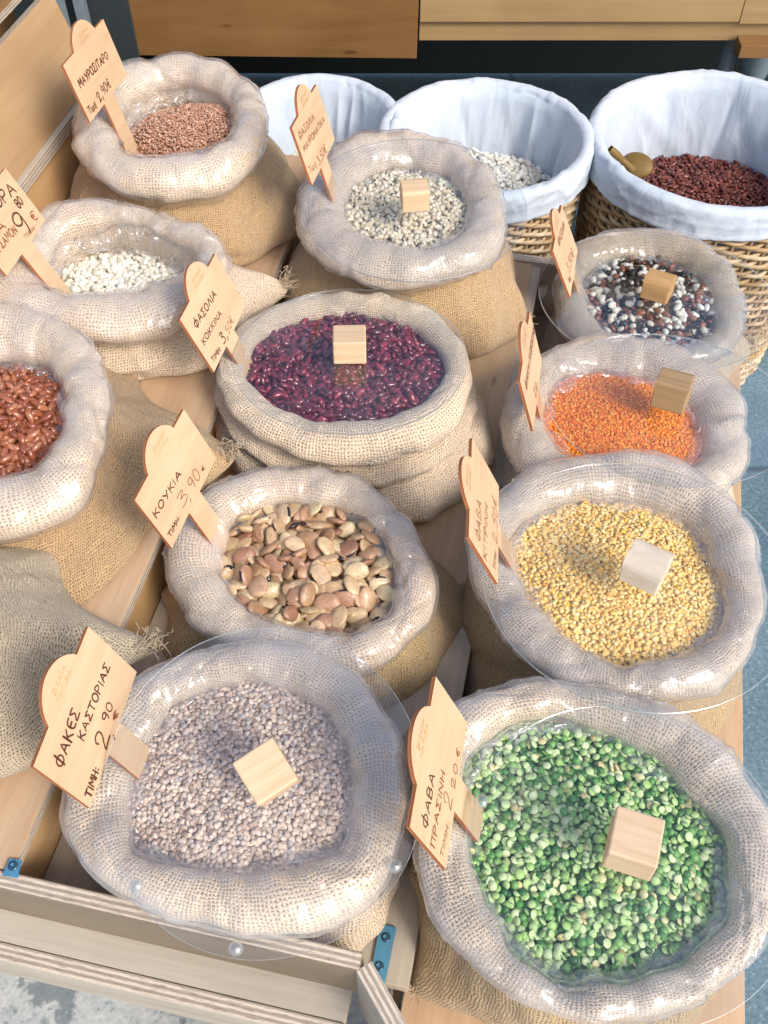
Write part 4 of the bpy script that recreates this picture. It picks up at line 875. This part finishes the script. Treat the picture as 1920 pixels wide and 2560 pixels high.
sign('mauro', (140, 40, 6.91), [('ΜΑΥΡΟΣΙΤΑΡΟ', (425, 1245), (905, 725), .0115, .0018, I), ('2,90€', (760, 1495), (950, 1200), .014, .0016, I), ('Τιμή', (590, 1700), (705, 1570), .011, .0015, I)], 'plywood price sign lettered ΜΑΥΡΟΣΙΤΑΡΟ 2,90€, farthest back on the left')
sign('gora', (0, 400, 6.91), [('ΓΟΡΑ', (-120, 960), (275, 545), .017, .0020, I), ('9', (450, 1360), (560, 1210), .037, .0024, I), ('80', (335, 840), (402, 735), .013, .0022, I), ('€', (590, 1065), (655, 1010), .014, .0014, J), ('ΙΑ', (-60, 1300), (105, 1160), .011, .0016, J), ('ΑΡΣΑΜΩΝ'.replace('Ω', 'Ο'), (-60, 1640), (305, 1240), .011, .0016, J), ('ΤΙΜΗ', (445, 1370), (600, 1200), .005, .001, J)], 'pale price sign lettered 9,80€, cut off by the left edge')
sign('mavro', (720, 200, 7.9), [('ΦΑΣΟΛΙΑ', (235, 1175), (525, 770), .010, .0014, J), ('ΜΑΥΡΟΜΑΤΙΚΑ', (330, 1430), (725, 830), .0095, .0014, J), ('3,50€', (620, 1695), (765, 1400), .013, .0014, J), ('Τιμή', (430, 1840), (570, 1720), .009, .0013, J)], 'plywood price sign lettered ΦΑΣΟΛΙΑ ΜΑΥΡΟΜΑΤΙΚΑ 3,50€ beside the black-eyed beans')
sign('prasini', (1000, 1660, 4.095), [('ΦΑΒΑ', (272, 1690), (355, 1150), .0125, .0014, I), ('ΠΡΑΣΙΝΗ', (352, 1890), (455, 1130), .0095, .0012, J), ('2', (520, 1520), (548, 1400), .021, .001, J), ('20', (560, 1290), (592, 1060), .011, .0009, J), ('€', (600, 960), (612, 890), .008, .0009, J), ('ΤΙΜΗ:', (435, 1990), (505, 1640), .007, .001, J)], 'plywood price sign lettered ΦΑΒΑ ΠΡΑΣΙΝΗ 2,20€ beside the green peas')
sign('kitrini', (1130, 1080, 5.53), [('ΦΑΒΑ', (385, 1530), (405, 1000), .014, .0012, J), ('ΚΙΤΡΙΝΗ', (475, 1790), (495, 1050), .010, .0012, J), ('2,50€', (625, 1560), (625, 970), .016, .001, J), ('ΤΙΜΗ', (598, 1920), (612, 1690), .007, .001, J)], 'plywood price sign lettered ΦΑΒΑ ΚΙΤΡΙΝΗ beside the yellow peas')
sign('faki', (1270, 760, 6.915), [('ΦΑΚΗ ΚΟΚΚΙΝΗ', (320, 1500), (465, 440), .012, .0016, I), ('2,50', (470, 1620), (510, 1480), .014, .0012, J)], 'narrow-looking price sign turned almost edge-on beside the orange lentils')
sign('mixed', (1360, 500, 8.5), [('ΦΑΣΟΛΙΑ', (330, 985), (445, 560), .012, .0018, J), ('3,50€', (530, 1560), (640, 1180), .016, .0016, J), ('Τιμή', (540, 1780), (570, 1680), .009, .0012, J)], 'plywood price sign with faded lettering beside the mixed beans')

# ------------------------------------------------------------------ clear lids with wooden block handles
def basis(n, yaw):
    n = n/np.linalg.norm(n); x = np.array([math.cos(yaw), math.sin(yaw), 0]); y = np.cross(n, x); y /= np.linalg.norm(y); x = np.cross(y, n); return x, y, n
def lid(cx, cy, z, rx, ry, label, hmat, yaw=0, hs=(.043, .043, .040), bev=.004, hoff=(0, 0), bump=(), tx=0.0, dome=0):
    import bmesh
    c = P(cx, cy, z); dpt = np.dot(c-np.array([0, 0, CAMZ]), np.array([0, CP, -SP])); r = rx*dpt/FPX
    el = PITCH+math.atan((cy-CY)/FPX); tl = math.asin(min(.999, ry/rx*math.cos(math.atan((cy-CY)/FPX))))-el
    n = np.array([tx, -math.sin(tl), math.cos(tl)]); X, Y, Nn = basis(n, 0)
    root = empty('clear_lid', c, label, 'lid', 'round clear lids with wooden blocks')
    R = np.column_stack([X, Y, Nn]); N_ = 128; a = np.linspace(0, 2*math.pi, N_, endpoint=False); t = .003
    prof = [(r, .0003), (r, t-.0003), (r-.0004, t)]
    Vt = [np.stack([q*np.cos(a), q*np.sin(a), np.full(N_, zz)], 1) for q, zz in [(r-.0004, 0)]+prof]; V = np.concatenate(Vt)
    F = grid_faces(4, N_); L_ = list(F.ravel()); C_ = [4]*len(F); Mi = [1]*len(F)
    L_ += list(range(3*N_, 4*N_)); C_.append(N_); Mi.append(0); L_ += list(range(N_))[::-1]; C_.append(N_); Mi.append(0)
    o = mk('acrylic_disc', V@R.T, (np.array(L_), np.array(C_)), [M['acr'], M['acre']], world=False, smooth=False, mi=Mi); o.parent = root
    bm = bmesh.new(); bmesh.ops.create_cube(bm, size=1)
    for v in bm.verts: v.co = Vector((v.co.x*hs[0], v.co.y*hs[1], v.co.z*hs[2]))
    if dome:
        es = [e for e in bm.edges if all(v.co.z > 0 for v in e.verts) and abs(e.verts[0].co.y-e.verts[1].co.y) < 1e-6]
        bmesh.ops.bevel(bm, geom=es, offset=dome, segments=5, affect='EDGES', profile=.5)
    bmesh.ops.bevel(bm, geom=[e for e in bm.edges if e.calc_length() > .01], offset=bev*.5, segments=2, affect='EDGES', profile=.5)
    me = bpy.data.meshes.new('wooden_handle'); bm.to_mesh(me); bm.free(); me.materials.append(M[hmat])
    h = bpy.data.objects.new('wooden_handle', me); COL.objects.link(h); h.parent = root
    hx, hy = basis(Nn, yaw)[:2]; q = X*hoff[0]+Y*hoff[1]+Nn*(t+hs[2]/2+.0002)
    h.matrix_local = Matrix(((hx[0], hy[0], Nn[0], q[0]), (hx[1], hy[1], Nn[1], q[1]), (hx[2], hy[2], Nn[2], q[2]), (0, 0, 0, 1)))
    for ang in bump:
        a0 = math.radians(ang); V, F = lathe([(.0001, .0045), (.003, .0042), (.0055, .0028), (.0068, .0008), (.007, 0)], 20, ((r-.009)*math.cos(a0), (r-.009)*math.sin(a0), t))
        mk('clear_bumper', V@R.T, F, M['acre'], None, world=False).parent = root
    return root
lid(875, 892, .640, 292, 180, 'clear lid with a square pale wood block over the dark red kidney beans', 'block', .03, (.045, .042, .036), tx=.0)
lid(1035, 517, .692, 281, 178, 'clear lid with a small tan wood block over the black-eyed beans', 'block', .12, (.040, .036, .036), dome=.006)
lid(660, 1965, .640, 400, 432, 'clear lid with a square pale block, slipped forward over the grey brown lentils', 'block', .62, (.046, .048, .040), tx=.03, bump=(218, 262, 330), hoff=(.004, .012))
lid(1572, 2130, .642, 406, 402, 'clear lid with a square tan block over the green split peas', 'block', -.33, (.046, .048, .038), bump=(160,), tx=.0)
lid(1590, 1442, .638, 385, 311, 'clear lid with a rounded greyish block over the yellow split peas', 'block3', -.55, (.046, .044, .040), dome=.014, hoff=(.008, .0))
lid(1672, 1012, .590, 303, 190, 'clear lid with a darker oak block over the orange lentils', 'block2', -.45, (.046, .040, .044), dome=.005)
lid(1640, 742, .527, 292, 174, 'clear lid with a rounded orange wood block over the mixed beans', 'block4', -.5, (.044, .040, .040), dome=.014)

# ------------------------------------------------------------------ wicker baskets with white cloth
def basket(cx, cy, z, rpx, hgt, label, seed, sag=.07, tilt=0.0, rb=.80, ry=1.0):
    c = P(cx, cy, z); dpt = np.dot(c-np.array([0, 0, CAMZ]), np.array([0, CP, -SP])); r = rpx*dpt/FPX
    root = empty('wicker_basket', (c[0], c[1], z-hgt), label, 'basket', 'wicker baskets lined with white cloth')
    g = np.random.default_rng(seed); parts = []; ns = 44; k = 0
    rad = lambda h: r*(rb+(1-rb)*(h/hgt)**.8)
    def add(V, F):
        nonlocal k
        parts.append((V, F.ravel(), np.full(len(F), F.shape[1]), np.zeros(len(F), int)))
    row = .0105; nrw = int((hgt-.01)/row); A = np.linspace(0, 2*math.pi, ns*5+1)
    for i in range(nrw):
        h = .006+i*row; ph = (i % 2)*math.pi; R_ = (rad(h)-.006)+.0055*np.cos(A*ns/2+ph)
        pts = np.stack([c[0]+R_*np.cos(A), c[1]+R_*np.sin(A)*ry, z-hgt+h+.0018*np.cos(A*ns/2+ph+1.2)+.001*np.cos(A*3+i)], 1); V, F = tube(pts, .0049, 5); add(V, F)
    for j in range(ns):
        a = 2*math.pi*j/ns+math.pi/ns*0; hh = np.linspace(0, hgt, 10); pts = np.array([(c[0]+(rad(q)-.006)*math.cos(a), c[1]+(rad(q)-.006)*math.sin(a)*ry, z-hgt+q) for q in hh]); V, F = tube(pts, .0042, 5); add(V, F)
    V, F, Mi = join(parts); mk('wicker_body', V, F, M['wicker'], root)
    th = TH; n1 = PN(seed, 9, 26, 9, 2.0, True); n2 = PN(seed+1, 3, 8, 5, 1.5); n3 = PN(seed+2, 20, 50, 9, 1.0, True); rows = []
    q2 = PN(seed+4, 2, 5)(th); fc = Folds(seed+7, 46, .02, .09, .013, .5, 1.3, .25, 0, 2, .75); fb = Folds(seed+8, 40, .015, .05, .004, .5, 1.5, .2, 0, 2, .6); fr2 = Folds(seed+9, 40, .02, .08, .004, .6, 1.5, .2, 0, 3, .6)
    for i in range(14):                                    # inside, from below the beans up to the rim
        t = i/13; rows.append(((rad(hgt*(.45+.55*t))-.022-(.009*(1+n1(th, t*2))+.006*(1+n2(th, t)))*math.sin(math.pi*min(1, t*.92+.06))) - np.maximum(-.006, fc(t*2))*min(1, (1-t)*4+.15), z-hgt*.55*(1-t)+.001*n3(th)*t))
    for i in range(9):                                     # over the rim
        ph = math.pi-(i)*math.pi/8; rows.append((r-.006+(.014+.0015*n2(th)+fr2(ph))*math.cos(ph)+.0008*n3(th, ph), z+(.012+fr2(ph))*math.sin(ph)+.002+.004*q2))
    for i in range(1, 12):                                 # hanging band with a hem
        t = i/11; hem = .0028*math.exp(-((t-.93)/.05)**2)+.002*math.exp(-((t-.42)/.05)**2)-.002*math.exp(-((t-.5)/.03)**2); rows.append((rad(hgt-sag*t)+.0085+hem+.0022*n1(th+1, t)*t+np.maximum(-.003, fb(t*2))+.0012*n3(th, t), z-sag*t*(1+.06*n2(th+2))))
    Rr = np.array([a for a, b in rows]); Z_ = np.array([np.broadcast_to(b, (NT,)) for a, b in rows])
    Vt = np.stack([c[0]+Rr*np.cos(th), c[1]+Rr*np.sin(th)*ry, Z_], -1); per = r*2*math.pi
    ds = np.linalg.norm(np.diff(Vt, axis=0), axis=2).mean(1); vv = np.concatenate([[0], np.cumsum(ds)]); uv = np.stack(np.broadcast_arrays((TH*r)[None], vv[:, None]), -1)
    Vt = np.concatenate([Vt, Vt[:, :1]], 1); uv = np.concatenate([uv, uv[:, :1]+np.array([per, 0])], 1)
    mk('cloth_liner', Vt.reshape(-1, 3), grid_faces(len(rows), NT+1, False), M['cloth'], root, uv.reshape(-1, 2))
    return dict(c=c[:2], r=r, z=z, root=root)
b1 = basket(792, 306, .50, 205, .50, 'wicker basket of white beans, leftmost and half hidden behind the black-eyed bean sack', 301)
b2 = basket(1214, 345, .50, 260, .50, 'wicker basket of white beans in the middle behind the black-eyed bean sack', 302, sag=.05)
b3 = basket(1792, 352, .50, 312, .50, 'wicker basket of dark red beans at the far right', 303, sag=.05, rb=.93)
def bpile(b, bases, mats, r, th, seed, stuff, indiv, depth, mound, slope, box=None, cap=300):
    rf = lambda a: np.full(np.shape(a), b['r']*.90-.02); zf = b['z']-depth
    tg = lambda x, y: zf+mound*(1-(x*x+y*y)/b['r']**2)+slope[0]*x+slope[1]*y
    pile('', b['c'], rf, tg, bases, mats, r, th, 2.2, seed, stuff, indiv=indiv, flipp=.5, vis=lambda p: seen(p, b['c'], np.full(NT, b['r']-.02), b['z'], box), cap=cap)
bigw = [ellip(.0185, .0118, .0088, 12, 8, .12), ellip(.0170, .0115, .0088, 12, 8, .08)]
bpile(b1, bigw, M['m_white'], .0068, .0080, 311, ('white_beans', 'white beans deeper in the leftmost wicker basket', 'beans'), ('white_bean', 'large white bean in the leftmost wicker basket', 'white beans in the leftmost basket', 'bean'), .15, .02, (0, 0), (815, 300, 900, 350), 30)
bpile(b2, bigw, M['m_white'], .0068, .0080, 312, ('white_beans', 'white beans deeper in the middle wicker basket', 'beans'), ('white_bean', 'large white bean in the middle wicker basket', 'white beans in the middle basket', 'bean'), .15, .03, (0, 0), (1150, 300, 1400, 450), 70)
dk = [(V*1.02, a, b_, c) for V, a, b_, c in kid]
bpile(b3, dk, M['m_dark'], .0056, .0064, 313, ('dark_red_beans', 'dark red beans deeper in the right wicker basket', 'beans'), ('dark_red_bean', 'dull dark red bean in the far right wicker basket', 'dark red beans in the right basket', 'bean'), .175, .035, (.03, -.02))
# wooden scoop standing in the right basket
sp = empty('wooden_scoop', P(1600, 445, .44), 'olive brown wooden scoop with an oval bowl standing in the right basket', 'scoop')
q0 = P(1525, 372, .485); q1 = P(1582, 425, .440); ax_ = (q1-q0)/np.linalg.norm(q1-q0)
V, F = tube([q0+(q1-q0)*t for t in np.linspace(0, 1, 8)], .0085, 8, [.9, 1, 1, .9, .8, .8, .9, 1]); mk('scoop_handle', V, F, M['scoop'], sp)
cc = P(1592, 412, .445); a = np.linspace(0, 2*math.pi, 32, endpoint=False); nb3 = np.array([-.35, -.45, .82]); nb3 /= np.linalg.norm(nb3); sx = ax_-nb3*ax_.dot(nb3); sx /= np.linalg.norm(sx); sy = np.cross(nb3, sx)
Vs = []
for rr, zz in ((.001, .010), (.5, .009), (.9, .004), (1, 0), (1, -.004), (.88, -.002), (.5, .003), (.001, .004)):
    Vs.append(cc+np.outer(.034*rr*np.cos(a), sx)+np.outer(.026*rr*np.sin(a), sy)+nb3*zz)
mk('scoop_bowl', np.concatenate(Vs), grid_faces(8, 32), M['scoop'], sp)
